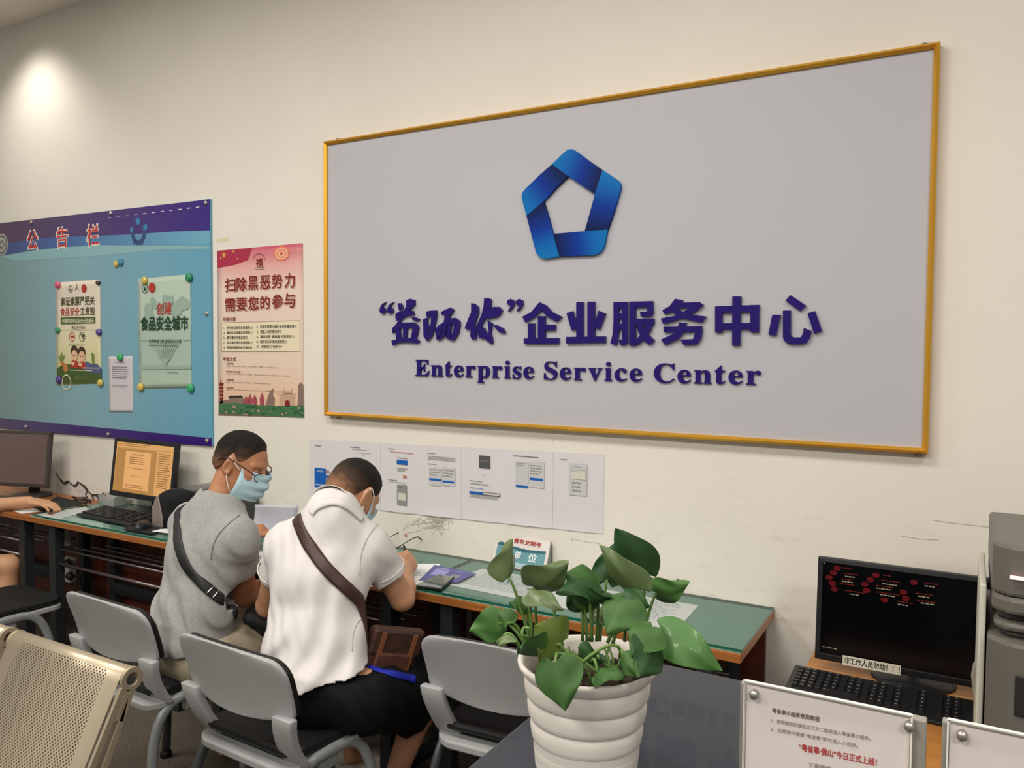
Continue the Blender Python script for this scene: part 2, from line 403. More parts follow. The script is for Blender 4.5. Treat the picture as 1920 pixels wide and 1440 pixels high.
CH['ni'] = (c3, [[(750, 178), (775, 182), (798, 204), (800, 244), (776, 320), (786, 420), (756, 432), (742, 402), (748, 366), (706, 356), (706, 345), (732, 282), (750, 240)],
    [(840, 146), (868, 142), (888, 152), (886, 202), (842, 292), (810, 362), (784, 384), (790, 330), (822, 258), (836, 200)], [(872, 226), (905, 204), (944, 204), (964, 228), (954, 254), (926, 276), (866, 286), (836, 284), (842, 262)],
    [(864, 298), (896, 318), (886, 382), (898, 440), (892, 464), (850, 432), (858, 400), (872, 380)], [(904, 330), (934, 332), (970, 352), (986, 382), (964, 388), (936, 372)], [(804, 350), (838, 348), (862, 392), (850, 424), (806, 420), (796, 398)]])
CH['qi'] = (c3, [[(1222, 172), (1268, 192), (1312, 240), (1378, 272), (1345, 308), (1280, 275), (1237, 228), (1190, 275), (1125, 312), (1103, 272), (1165, 240)], [(1212, 268), (1262, 268), (1262, 430), (1212, 430)], [(1255, 325), (1334, 328), (1334, 366), (1255, 366)],
    [(1143, 320), (1190, 318), (1190, 430), (1143, 430)], [(1115, 422), (1357, 420), (1357, 460), (1115, 460)]])
CH['ye'] = (c3, [[(1478, 172), (1527, 170), (1527, 420), (1478, 420)], [(1555, 168), (1606, 168), (1606, 420), (1555, 420)], [(1410, 248), (1453, 233), (1492, 350), (1446, 370)], [(1632, 230), (1680, 250), (1640, 362), (1600, 342)], [(1407, 412), (1680, 408), (1680, 452), (1407, 458)]])
CH['fu'] = (c4, [[(185, 172), (222, 172), (222, 380), (214, 430), (204, 470), (163, 455), (180, 390), (185, 300)], [(185, 171), (282, 169), (282, 212), (185, 212)], [(245, 170), (282, 170), (282, 452), (262, 470), (230, 468), (221, 432), (245, 430)], [(190, 250), (280, 248), (280, 284), (190, 286)], [(190, 322), (280, 320), (280, 360), (190, 362)],
    [(294, 170), (338, 168), (338, 472), (293, 472)], [(296, 168), (458, 164), (458, 207), (296, 209)], [(420, 165), (458, 165), (462, 245), (445, 272), (374, 272), (368, 240), (418, 236)], [(330, 288), (466, 285), (466, 325), (330, 327)], [(425, 300), (465, 300), (440, 372), (395, 430), (350, 472), (330, 440), (385, 385)], [(345, 320), (385, 318), (412, 380), (468, 435), (437, 470), (385, 430), (355, 375)]])
CH['wu'] = (c4, [[(612, 148), (664, 158), (645, 190), (585, 240), (540, 256), (522, 228), (572, 200)], [(608, 176), (780, 171), (808, 190), (770, 228), (700, 268), (600, 304), (528, 322), (512, 284), (610, 266), (690, 226), (712, 210), (600, 214)], [(570, 216), (622, 212), (690, 254), (826, 270), (800, 313), (660, 284), (596, 244)],
    [(532, 338), (798, 335), (800, 374), (790, 425), (764, 464), (668, 468), (650, 430), (735, 427), (752, 378), (532, 379)], [(640, 312), (690, 316), (678, 370), (640, 425), (542, 469), (513, 430), (596, 392), (628, 350)]])
CH['zhong'] = (c4, [[(888, 200), (1195, 190), (1195, 240), (888, 247)], [(888, 200), (938, 200), (938, 382), (888, 382)], [(1133, 191), (1194, 190), (1192, 380), (1133, 380)], [(888, 318), (1193, 315), (1193, 360), (888, 362)], [(1008, 132), (1068, 132), (1062, 472), (1006, 472)]])
CH['xin'] = (c4, [[(1410, 122), (1518, 195), (1478, 235), (1375, 160)], [(1580, 232), (1629, 370), (1572, 390), (1528, 248)], [(1285, 258), (1341, 260), (1312, 403), (1257, 396)], [(1358, 230), (1412, 228), (1412, 396), (1426, 414), (1480, 415), (1498, 390), (1503, 350), (1552, 370), (1545, 420), (1520, 455), (1480, 463), (1410, 463), (1375, 450), (1358, 418)]])
comma = [(158, 172), (136, 182), (120, 206), (115, 232), (124, 250), (146, 250), (158, 234), (150, 214), (134, 210), (142, 190)]
CH['open'] = (c3, [comma, [(x + 53, y) for x, y in comma]])
comma2 = [(1003, 158), (1024, 149), (1045, 160), (1049, 186), (1032, 216), (1010, 236), (1003, 232), (1024, 202), (1003, 188), (997, 172)]
CH['close'] = (c3, [comma2, [(x + 60, y) for x, y in comma2]])
LY = SY + 0.004
for k, (fn, polys) in CH.items():
    mb = MB()
    for i, pl in enumerate(polys):
        P = [onY(*fn(p), LY - .012) for p in pl]
        mb.prism([p + np.array([0, .0115 - .00005 * i, 0]) for p in P], (0, -0.0115, 0))
    mb.build('raised_quote_mark' if k in ('open', 'close') else 'raised_character', purple, sign)
# the English line: upright serif capitals and small letters, each a raised letter of its own
bold = lambda t: ''.join(chr(0x1D400 + ord(c) - 65) if c.isupper() else chr(0x1D41A + ord(c) - 97) for c in t)
def letter_row(word, x0, x1, ybase0, ybase1, hcap):
    """letters of one word along a base line from (x0,ybase0) to (x1,ybase1)"""
    adv = [glyphs(bold(c))[0] for c in word]
    wid = [float(c[:, 0].max() - c[:, 0].min()) for c in adv]
    A, B = onY(x0, ybase0, LY - .010), onY(x1, ybase1, LY - .010)
    gap = 0.085; tot = sum(wid) + gap * (len(word) - 1); s = (B[0] - A[0]) / tot; x = A[0]
    for ch, co, w in zip(word, adv, wid):
        mb = MB(); lo, hi = co[:, 1].min(), co[:, 1].max(); t = (x - A[0]) / (B[0] - A[0]); zb = A[2] + t * (B[2] - A[2])
        put_text(mb, bold(ch), (x, LY, zb + lo * hcap), (1, 0, 0), (0, 0, 1), w * s, (hi - lo) * hcap, 0, 0.004, 0, 0.008, (0, -1, 0))
        mb.build('raised_letter', purple, sign, fixn=False); x += (w + gap) * s
hc = (onY(790, 674, LY)[2] - onY(790, 704, LY)[2]) / 0.676
letter_row('Enterprise', 777, 1000, 704.5, 710.5, hc)
letter_row('Service', 1019, 1203, 711, 715.5, hc)
letter_row('Center', 1225, 1426, 717, 721.5, hc)
# emblem: five folded bands of one ring
def c5(p): return (940 + p[0] / 5.538, 250 + p[1] / 5.538)
bands = [([(525, 320), (600, 246), (660, 190), (690, 168), (720, 162), (748, 168), (775, 186), (900, 278), (1050, 382), (970, 632), (830, 538), (690, 442)], (560, 330), (1000, 500)),
         ([(1050, 382), (1190, 474), (1222, 500), (1238, 535), (1236, 575), (1170, 800), (1100, 1000), (865, 1015), (920, 820), (970, 632)], (1120, 430), (985, 990)),
         ([(1100, 1000), (1068, 1160), (1045, 1210), (1010, 1246), (950, 1266), (780, 1272), (600, 1278), (535, 1043), (700, 1030), (865, 1015)], (1070, 1060), (575, 1160)),
         ([(600, 1278), (470, 1300), (430, 1300), (390, 1282), (360, 1240), (310, 1050), (260, 855), (437, 705), (490, 880), (535, 1043)], (470, 1280), (350, 790)),
         ([(260, 855), (215, 690), (210, 650), (220, 612), (250, 575), (400, 430), (525, 320), (690, 442), (560, 570), (437, 705)], (225, 780), (600, 395))]
for i, (pl, l, d) in enumerate(bands):
    P = [onY(*c5(p), LY - .014) for p in pl]; org = np.array(sign.location)
    g = gradmat('emblem_blue_%d' % i, onY(*c5(l), LY - .014) - org, onY(*c5(d), LY - .014) - org,
                [(0.0, (0, 112, 180)), (0.22, (0, 98, 176)), (0.55, (0, 52, 148)), (1.0, (0, 22, 74))], rough=0.5, spec=.15)
    MB().prism([p + np.array([0, .014, 0]) for p in P], (0, -.014, 0)).build('emblem_band', g, sign)

# ------------------------------------------------------------------ notice board
NY = -0.012
nx1, nz1, nz0 = onY(394, 373, NY)[0], onY(394, 373, NY)[2], onY(397, 836, NY)[2]; nx0 = onY(-59, 600, NY)[0]
nb = thing('notice_board', 'large teal notice board with a purple header and white-edged red lettering', 'notice board', ((nx0 + nx1) / 2, NY, nz0))
no = np.array(nb.location)
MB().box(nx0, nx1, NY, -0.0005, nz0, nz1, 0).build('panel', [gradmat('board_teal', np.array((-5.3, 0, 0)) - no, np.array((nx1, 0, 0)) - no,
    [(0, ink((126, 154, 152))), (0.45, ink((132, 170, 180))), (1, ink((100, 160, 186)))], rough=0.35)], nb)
hd = MB(); e = .0006
top = [(-60, 425), (394, 373)]
wave1 = [(393, 432), (330, 434), (240, 440), (160, 443), (83, 446), (40, 452), (0, 458), (-60, 468)]
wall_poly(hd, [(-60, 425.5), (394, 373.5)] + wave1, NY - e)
hd.build('header', gradmat('header_purple', np.array((-5.3, 0, 0)) - no, np.array((nx1, 0, 0)) - no, [(0, ink((88, 66, 84))), (0.45, ink((84, 66, 110))), (1, ink((62, 42, 128)))], rough=0.35), nb)  # header colour turns browner towards its left end
wv = MB(); wave2 = [(-60, 491), (0, 480), (62, 469), (120, 463), (188, 459), (260, 460), (330, 458), (392.5, 457)]
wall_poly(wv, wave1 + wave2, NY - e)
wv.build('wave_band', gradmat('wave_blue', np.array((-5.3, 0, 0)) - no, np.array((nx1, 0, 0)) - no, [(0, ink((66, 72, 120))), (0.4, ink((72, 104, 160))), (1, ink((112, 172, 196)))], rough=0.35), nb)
pl = MB(); wall_poly(pl, [(0, 481), (62, 470), (120, 464), (188, 460), (260, 461), (330, 461), (392.5, 462), (392.5, 466), (300, 468), (200, 478), (120, 484), (30, 489)], NY - e)
pl.build('pale_wave', pm('wave_pale', (138, 178, 184)), nb)
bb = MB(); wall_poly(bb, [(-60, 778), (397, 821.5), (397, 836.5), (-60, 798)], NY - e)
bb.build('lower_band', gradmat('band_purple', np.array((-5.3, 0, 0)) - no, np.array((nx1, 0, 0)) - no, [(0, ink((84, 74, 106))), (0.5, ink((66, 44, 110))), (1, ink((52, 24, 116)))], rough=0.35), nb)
for s, (x0, y0, x1, y1) in (('公', (51, 434, 71, 467)), ('告', (106, 428, 127, 463)), ('栏', (163, 423, 185, 459))):
    tx = MB(); wall_text(tx, s, x0 - 1.2, y0 - 1.5, x1 + 1.2, y1 + 1.5, NY - 2 * e, 0, 0.035); wall_text(tx, s, x0, y0, x1, y1, NY - 3 * e, 1, 0.008)
    tx.build('heading_character', [pm('paper_white', (228, 220, 212)), pm('print_red', (196, 52, 40))], nb)
ds = MB()
for i in range(15):
    t = i / 14; x = 139 + 231 * t; y = 415.5 - 28 * t; wall_poly(ds, [(x - 2.8, y + .7), (x + 3.4, y - .3), (x + 3.4, y + 1.1), (x - 2.8, y + 2.1)], NY - 2 * e, min(2, i // 4))
ds.build('dash_row', [pm('dash_dim', (110, 95, 130)), pm('dash_mid', (160, 150, 180)), pm('dash_white', (228, 225, 235))], nb)
lg = MB()
def c1(x, y): return (x / 4.8, 360 + y / 4.8)
for pts, mi in (([(1215, 262), (1238, 228), (1262, 250), (1258, 285), (1240, 300)], 0), ([(1168, 330), (1195, 306), (1200, 350), (1176, 372)], 0), ([(1288, 300), (1322, 282), (1326, 330), (1290, 350)], 0),
                ([(1174, 372), (1200, 352), (1215, 400), (1236, 470), (1204, 474)], 1), ([(1292, 350), (1322, 336), (1306, 425), (1266, 428)], 1), ([(1218, 430), (1300, 424), (1284, 474), (1236, 478)], 1)):
    wall_poly(lg, [c1(*p) for p in pts], NY - 2 * e, mi)
lg.build('emblem', [pm('emblem_sky', (60, 130, 176)), pm('emblem_navy', (58, 82, 120))], nb)
em = MB(); p = onY(4, 459, NY); disc(em, p, .066, NY - 2 * e, 0, 28, .066); disc(em, p, .058, NY - 3 * e, 1, 28); disc(em, p, .044, NY - 4 * e, 0, 28)
for k in range(5): w = k * 2 * PI / 5; disc(em, (p[0] + .022 * math.cos(w), 0, p[2] + .022 * math.sin(w)), .012, NY - 5 * e, 1, 10)
em.build('round_seal', [pm('seal_silver', (176, 176, 172)), pm('seal_grey', (112, 112, 108))], nb)
for px, py in ((60, 417), (209, 400), (387, 381), (50, 800), (204, 814), (389, 826), (388.5, 588)):
    q = onY(px, py, NY); MB().lathe([(0, NY - .012), (.007, NY - .011), (.011, NY - .007), (.011, NY), (.009, NY + .002)], (q[0], 0, q[2]), 16, axis='y').build('screw_cap', mat('satin_steel', (205, 198, 188), rough=0.25, metal=0.9), nb)

# ------------------------------------------------------------------ sheets pinned to the board
def wavy_sheet(name, label, cat, quad, Y, paper, amp=0.003, t=0.0006, nu=14, nv=22, seed=0, group=None, curl=0.0):
    """a sheet whose corners TL, TR, BR, BL are seen at quad, standing off the plane y=Y by a few mm of waviness"""
    C4 = [onY(x, y, Y) for x, y in quad]; rn = random.Random(seed); ph = [rn.uniform(0, 6) for _ in range(4)]
    root = thing(name, label, cat, tuple((C4[2] + C4[3]) / 2), group=group)
    def f(u, v):
        p = (C4[0] * (1 - u) + C4[1] * u) * (1 - v) + (C4[3] * (1 - u) + C4[2] * u) * v
        w = amp * (math.sin(7 * v + 3 * u + ph[0]) + 0.7 * math.sin(11 * u - 4 * v + ph[1])) * math.sin(PI * min(max(v, .02), .98)) ** .5
        p = p + np.array([0, -abs(w) - .0008 - curl * max(0, v - .82) ** 2 * 25, 0]); return p
    MB().grid(f, nu, nv).build('sheet', paper, root, solid=t)
    return root
cream = gradmat('poster_cream', (0, 0, .42), (0, 0, 0), [(0, ink((226, 214, 196))), (.5, ink((222, 216, 170))), (1, ink((196, 190, 130)))], rough=0.3)
pa = wavy_sheet('food_poster', 'cream food safety poster with two cartoon children and vegetables on the notice board', 'poster', [(105, 530), (188, 524), (190, 719), (107, 722)], NY, cream, .0010, seed=1)
PY = NY - 0.0034
g = MB()   # 0 olive 1 red 2 cream 3 green 4 blue 5 skin 6 hair 7 orange 8 grey 9 pale green
def q1(x, y): return (x / 4.8, 360 + y / 4.8)
def q2(x, y): return (x / 4.8, 600 + y / 4.8)
def rc(fn, x0, y0, x1, y1): a = fn(x0, y0); b = fn(x1, y1); return a[0], a[1], b[0], b[1]
wall_text(g, '索证索票严把关', *rc(q1, 548, 945, 850, 1016), PY, 0, .022); wall_text(g, '食品安全', *rc(q1, 540, 1042, 712, 1112), PY, 1, .012, .12); wall_text(g, '主责担', *rc(q1, 722, 1036, 852, 1106), PY, 0, .022)
wall_poly(g, [q1(545, 1130), q1(856, 1122), q1(858, 1182), q1(547, 1192)], PY, 3); wall_text(g, '创建国家食品安全示范城市', *rc(q1, 558, 1140, 845, 1178), PY - e, 2, .01); wall_text(g, '佛山在行动!', *rc(q1, 642, 1202, 766, 1236), PY, 0)
def ring(mb, fn, cx, cy, rx, w, Y, mi, n=20):
    c = onY(*fn(cx, cy), Y); r = abs(onY(*fn(cx + rx, cy), Y)[0] - c[0])
    for i in range(n):
        a0, a1 = 2 * PI * i / n, 2 * PI * (i + 1) / n
        mb.poly([(c[0] + rr * math.cos(t), Y, c[2] + rr * math.sin(t)) for rr, t in ((r, a0), (r, a1), (r - w, a1), (r - w, a0))], mi)
def dsk(mb, fn, cx, cy, rx, Y, mi, kz=1.0): c = onY(*fn(cx, cy), Y); r = abs(onY(*fn(cx + rx, cy), Y)[0] - c[0]); disc(mb, c, r, Y, mi, 18, r * kz)
ring(g, q1, 633, 875, 20, .004, PY, 3); dsk(g, q1, 633, 880, 8, PY, 0); dsk(g, q1, 755, 868, 24, PY, 1); dsk(g, q1, 690, 838, 5, PY, 8); wall_poly(g, [q1(668, 890), q1(690, 850), q1(712, 890), q1(700, 880), q1(690, 866), q1(678, 880)], PY, 8)
ring(g, q2, 648, 152, 26, .004, PY, 1); wall_rect(g, *rc(q2, 634, 138, 662, 162), PY, 1); ring(g, q2, 738, 152, 27, .004, PY, 8); wall_poly(g, [q2(720, 125), q2(726, 120), q2(758, 180), q2(752, 186)], PY, 8); dsk(g, q2, 748, 140, 10, PY, 3)
wall_poly(g, [q2(510, 92), q2(912, 88), q2(912, 91), q2(510, 95)], PY, 8)
bars(g, *rc(q2, 615, 212, 770, 240), PY, 2, 8, .4, 3)
wall_poly(g, [q2(512, 440), q2(560, 400), q2(640, 398), q2(760, 440), q2(830, 470), q2(914, 470), q2(914, 570), q2(515, 574)], PY, 3); wall_poly(g, [q2(745, 440), q2(775, 370), q2(830, 400), q2(870, 392), q2(914, 440), q2(914, 480), q2(800, 470)], PY - e, 4)
wall_poly(g, [q2(536, 385), q2(552, 370), q2(578, 385), q2(560, 420)], PY - e, 7); wall_poly(g, [q2(520, 310), q2(540, 330), q2(552, 280), q2(566, 328), q2(586, 310), q2(566, 372), q2(540, 372)], PY - e, 9)
wall_poly(g, [q2(820, 300), q2(834, 290), q2(848, 310), q2(848, 400), q2(828, 400)], PY - e, 9); dsk(g, q2, 590, 430, 22, PY - e, 7)
for cx, hy in ((668, 300), (734, 308)):
    dsk(g, q2, cx, hy - 14, 34, PY - 2 * e, 6); dsk(g, q2, cx + 2, hy + 20, 29, PY - 3 * e, 5)
    wall_poly(g, [q2(cx - 34, hy + 130), q2(cx - 26, hy + 72), q2(cx, hy + 56), q2(cx + 28, hy + 72), q2(cx + 42, hy + 130)], PY - 2 * e, 1); wall_poly(g, [q2(cx - 30, hy + 100), q2(cx - 22, hy + 74), q2(cx + 6, hy + 84), q2(cx - 2, hy + 112)], PY - 4 * e, 5)
    for d in (-9, 11): dsk(g, q2, cx + d, hy + 18, 3.5, PY - 4 * e, 6)
wall_text(g, '食品安全 佛山在行动', *rc(q2, 745, 424, 888, 442), PY - 3 * e, 2); bars(g, *rc(q2, 620, 448, 892, 466), PY - 3 * e, 1, 2, .6, 5); bars(g, *rc(q2, 665, 505, 836, 548), PY - 3 * e, 2, 9, .4, 6)
ring(g, q2, 598, 560, 42, .006, PY - 3 * e, 2)
g.build('print', [pm('ink_olive', (74, 76, 32)), pm('ink_red', (172, 58, 44)), pm('ink_cream', (232, 226, 196)), pm('ink_green', (72, 92, 44)), pm('ink_blue', (84, 92, 130)), pm('ink_skin', (226, 184, 150)), pm('ink_hair', (70, 50, 34)), pm('ink_orange', (190, 124, 60)), pm('ink_grey', (110, 108, 98)), pm('ink_leaf', (122, 136, 70))], pa)
film = gradmat('poster_film', (0, 0, .45), (0, 0, 0), [(0, ink((186, 204, 186))), (.5, ink((164, 188, 172))), (1, ink((176, 196, 176)))], rough=0.12, coat=0.6)
pb = wavy_sheet('city_poster', 'pale green glossy food safety poster with a faint tree on the notice board', 'poster', [(259, 523), (357, 514), (360, 727), (262, 729)], NY, film, .0013, seed=4)
g = MB()   # 0 dark green 1 red 2 tree 3 grey
PB = NY - 0.0050
rn = random.Random(9)
for k in range(22):
    cx = 1290 + rn.random() * 400; cy = 960 + rn.random() * 230 + 180 * (abs(cx - 1490) / 260) ** 2 * .4; dsk(g, q1, cx, cy, rn.uniform(18, 44), PB + .0007 - k * .00005, 2)
for k in range(-5, 6): wall_poly(g, [q2(1478, 420), q2(1486, 420), q2(1488 + k * 24, 200 + abs(k) * 3), q2(1482 + k * 24, 200 + abs(k) * 3)], PB - .00051 - k * .00005, 2)
wall_poly(g, [q2(1474, 440), q2(1494, 440), q2(1489, 380), q2(1478, 380)], PB - .0009, 2); wall_poly(g, [q2(1262, 415), q2(1400, 405), q2(1600, 412), q2(1718, 405), q2(1720, 440), q2(1264, 445)], PB, 2)
PB -= 2 * e
wall_text(g, '创建', *rc(q1, 1405, 995, 1540, 1100), PB, 1, .012, .12); wall_text(g, '食品安全城市', *rc(q1, 1266, 1122, 1692, 1242), PB, 0, .03); wall_text(g, '世界美食之都 食品安全之城', *rc(q2, 1336, 172, 1630, 206), PB, 0, .012); bars(g, *rc(q2, 1338, 222, 1628, 242), PB, 1, 3, .6, 8)
wall_poly(g, [q2(1262, 185), q2(1322, 184), q2(1322, 187), q2(1262, 188)], PB, 3); wall_poly(g, [q2(1648, 184), q2(1715, 182), q2(1715, 185), q2(1648, 187)], PB, 3); bars(g, *rc(q2, 1500, 470, 1622, 486), PB, 1, 3, .5, 9)
ring(g, q1, 1302, 868, 28, .004, PB, 0); dsk(g, q1, 1302, 872, 10, PB, 0); dsk(g, q1, 1366, 860, 30, PB, 1)
g.build('print', [pm('ink_dkgreen', (36, 68, 44)), pm('ink_red2', (176, 60, 52)), pm('ink_tree', (152, 174, 160)), pm('ink_grey2', (104, 116, 106))], pb)
pn = wavy_sheet('memo_note', 'narrow folded white memo hanging from one green magnet between the posters', 'note', [(203.5, 668), (249, 667.5), (249.5, 772), (206, 772)], NY, pm('copy_paper', (204, 198, 202)), .0007, seed=6, curl=.003)
g = MB(); bars(g, *rc(q2, 1030, 376, 1138, 390), NY - .0034, 1, 0, .6, 11); bars(g, *rc(q2, 1008, 418, 1152, 540), NY - .0034, 6, 0, .4, 12); bars(g, *rc(q2, 1002, 585, 1152, 615), NY - .0034, 2, 0, .4, 13); g.build('print', pm('ink_toner', (120, 116, 118)), pn)

MAGC = dict(pink=(206, 84, 120), black=(58, 50, 42), green=(44, 140, 96), purple=(92, 70, 140), yellow=(206, 180, 84), teal=(66, 134, 160), violet=(84, 60, 130), lime=(56, 164, 104))
for nm, px, py, r, lab in (('pink', 107, 534, .021, 'pink round magnet on the upper left corner of the cream poster'), ('black', 183, 530, .013, 'small dark magnet on the upper right corner of the cream poster'), ('green', 107, 619.5, .018, 'green magnet halfway down the left edge of the cream poster'),
        ('purple', 184, 623, .019, 'purple magnet halfway down the right edge of the cream poster'), ('violet', 109, 712, .023, 'violet magnet on the lower left corner of the cream poster'), ('yellow', 187, 718, .020, 'yellow magnet on the lower right corner of the cream poster'),
        ('yellow', 216, 495, .018, 'yellow magnet stuck beside a teal one on bare board'), ('teal', 224, 491.5, .021, 'teal magnet stuck beside a yellow one on bare board'), ('yellow', 270, 526, .021, 'yellow magnet on the upper left corner of the pale green poster'),
        ('green', 353, 520, .023, 'dark green magnet on the upper right corner of the pale green poster'), ('yellow', 262.5, 726, .022, 'yellow magnet on the lower left corner of the pale green poster'), ('lime', 356, 728, .023, 'bright green magnet on the lower right corner of the pale green poster'),
        ('lime', 224, 670, .022, 'green magnet holding the narrow white memo')):
    y0 = NY - .001; q = onY(px, py, NY - .012)
    o = MB().lathe([(0, -.017), (r * .5, -.0165), (r * .8, -.014), (r * .97, -.009), (r, -.005), (r, 0), (0, 0)], (0, 0, 0), 20, axis='y').build('magnet', mat('magnet_' + nm, ink(MAGC[nm]), rough=0.2, coat=0.4), None, (q[0], NY - .0040 if 'bare' not in lab else NY - .0004, q[2]), local=True)
    tag(o, lab, 'magnet', 'round magnets on the notice board')

# ------------------------------------------------------------------ red and cream poster beside the board
def q3(x, y): return (390 + x / 4, 440 + y / 4)
pc = wavy_sheet('campaign_poster', 'tall pink and cream public safety poster with bold dark red Chinese headline', 'poster', [(407, 470), (568, 456), (570, 783), (410, 779)], -0.0005,
                gradmat('campaign_ground', (0, 0, .82), (0, 0, 0), [(0, ink((172, 62, 86))), (.07, ink((196, 92, 110))), (.16, ink((224, 166, 160))), (.30, ink((230, 206, 194))), (.72, ink((226, 206, 186))), (1, ink((224, 182, 152)))], rough=0.4, wob=.10, wscale=2.5), .0006, seed=8)
g = MB(); Y = -0.0028   # 0 dark red 1 black 2 cream 3 orange 4 gold 5 green 6 mauve 7 tan 8 slate 9 deep pink 10 pale
wall_poly(g, [q3(70, 122), q3(330, 98), q3(300, 190), q3(190, 230), q3(72, 250)], Y, 9)
for cx, cy, r in ((120, 155, 20), (192, 125, 11), (95, 178, 8), (222, 180, 8), (222, 230, 7)):
    c = onY(*q3(cx, cy), Y); rr = r * .0008 * 1.1; g.poly([(c[0] + (rr if i % 2 == 0 else rr * .42) * math.sin(i * PI / 5), Y - e, c[2] + (rr if i % 2 == 0 else rr * .42) * math.cos(i * PI / 5)) for i in range(10)], 4)
for r, mi in ((78, 3), (62, 10), (48, 3), (34, 10), (20, 3), (8, 0)): 
    c = onY(*q3(560, 132), Y); k = r * .00066; c = onY(*q3(552, 142), Y); pts = [(c[0] + k * math.cos(t), Y - e * (1 + (110 - r) / 60), c[2] + k * .66 * math.sin(t)) for t in np.linspace(0, 2 * PI, 24, endpoint=False)]; g.poly(pts, mi)
wall_text(g, '福', *rc(q3, 358, 178, 410, 240), Y - e, 0, .02)
for i in range(10):
    t = PI * (0.05 + .9 * i / 9); wall_text(g, '·', *rc(q3, 382 - 44 * math.cos(t) - 4, 190 - 46 * math.sin(t) - 4, 382 - 44 * math.cos(t) + 4, 190 - 46 * math.sin(t) + 4), Y - e, 0)
bars(g, *rc(q3, 350, 245, 425, 270), Y - e, 2, 8, .5, 15)
for s, (x0, y0, x1, y1) in (('扫', (128, 330, 205, 425)), ('除', (214, 322, 288, 418)), ('黑', (302, 315, 374, 412)), ('恶', (390, 308, 465, 406)), ('势', (480, 298, 556, 400)), ('力', (575, 290, 650, 396)),
                            ('需', (128, 482, 205, 572)), ('要', (214, 475, 290, 568)), ('您', (302, 468, 378, 562)), ('的', (392, 460, 462, 555)), ('参', (480, 450, 560, 550)), ('与', (572, 442, 652, 545))):
    wall_text(g, s, *rc(q3, x0 + 6, y0 + 6, x1 + 6, y1 + 6), Y - e, 7, .03); wall_text(g, s, *rc(q3, x0, y0, x1, y1), Y - 2 * e, 0, .022)
wall_text(g, '举报内容', *rc(q3, 110, 620, 208, 650), Y, 0, .02); wall_text(g, '举报方式', *rc(q3, 112, 918, 210, 950), Y, 0, .02)
wall_poly(g, [q3(100, 660), q3(690, 642), q3(692, 878), q3(102, 880)], Y, 8); wall_poly(g, [q3(103, 664), q3(687, 646), q3(689, 874), q3(105, 876)], Y - e, 2)
rows = [('1、把持基层政权的黑恶势力', '2、利用宗族势力横行乡里的黑恶势力'), ('3、煽动民众闹事的黑恶势力', '4、强揽工程的黑恶势力'), ('5、欺行霸市的黑恶势力', '6、操纵经营“黄赌毒”的黑恶势力'), ('7、非法高利放贷的黑恶势力', '8、插手民间纠纷的黑恶势力'), ('9、跨国跨境有组织犯罪团伙', '10、黑恶势力“保护伞”')]
for i, (l, r) in enumerate(rows):
    y = 684 + i * 37.5; wall_text(g, l, *rc(q3, 116, y + 2, 332 - (35 if i == 2 else 0), y + 25), Y - 2 * e, 1, .012); wall_text(g, r, *rc(q3, 364, y - 6, (664, 552, 646, 590, 556)[i], y + 18), Y - 2 * e, 1, .012)
for i, (h, b2, w) in enumerate((('信访举报', '电话：0757-87771510（工作时间）邮箱：wss@fs.gov.cn', 525), ('网络举报：', '电话：0757-87571110 网址：http://guangdong.12388.gov.cn/foshan', 612), ('官网邮箱', '电话：0757-87784401 邮箱：d0757087@163.com', 470), ('来访举报', '电话：0757-83036783 0757-87777110 邮箱：fsga@163.com', 600))):
    y = 960 + i * 60; wall_text(g, h, *rc(q3, 138, y, 190 + (60 if i == 1 else 0), y + 17), Y - e, 0, .012); wall_text(g, b2, *rc(q3, 138, y + 24, w, y + 40), Y - e, 8)
wall_poly(g, [q3(82, 1268), q3(200, 1262), q3(330, 1275), q3(520, 1285), q3(718, 1280), q3(719, 1372), q3(82, 1342)], Y - 2 * e, 5)
rn = random.Random(2)
for k in range(70): cx, cy = rn.uniform(95, 708), rn.uniform(1280, 1340); dsk(g, q3, cx, cy + (cx - 82) * .03, rn.uniform(5, 13), Y - (3 + k * .02) * e, (5, 11, 11, 12)[k % 4], .6)
for k in range(6): wall_poly(g, [q3(84 + k * 2, 1115 + k * 26), q3(118 - k, 1112 + k * 26), q3(112, 1134 + k * 26), q3(86, 1136 + k * 26)], Y - e, 0)
wall_poly(g, [q3(96, 1075), q3(102, 1118), q3(90, 1118)], Y - e, 0); wall_poly(g, [q3(82, 1240), q3(155, 1240), q3(165, 1220), q3(260, 1215), q3(275, 1270), q3(82, 1270)], Y - e, 8); wall_poly(g, [q3(160, 1208), q3(250, 1206), q3(262, 1222), q3(150, 1224)], Y - 2 * e, 1)
for cx, h in ((285, 70), (315, 85), (350, 80), (405, 95), (470, 60)): wall_poly(g, [q3(cx - 14, 1278), q3(cx - 18, 1278 - h * .5), q3(cx, 1278 - h), q3(cx + 18, 1278 - h * .5), q3(cx + 14, 1278)], Y - e, 6)
wall_poly(g, [q3(430, 1280), q3(450, 1210), q3(470, 1170), q3(490, 1150), q3(485, 1200), q3(500, 1230), q3(495, 1280)], Y - 2 * e, 8)
for pts in ([(535, 1290), (535, 1205), (520, 1195), (660, 1190), (650, 1205), (650, 1288)], [(560, 1200), (565, 1150), (575, 1175), (620, 1172), (630, 1150), (632, 1196)]): wall_poly(g, [q3(*p) for p in pts], Y - e, 7)
wall_poly(g, [q3(575, 1288), q3(578, 1250), q3(595, 1238), q3(612, 1250), q3(615, 1288)], Y - 2 * e, 0); wall_poly(g, [q3(672, 1282), q3(676, 1130), q3(695, 1105), q3(716, 1128), q3(718, 1284)], Y - e, 8)
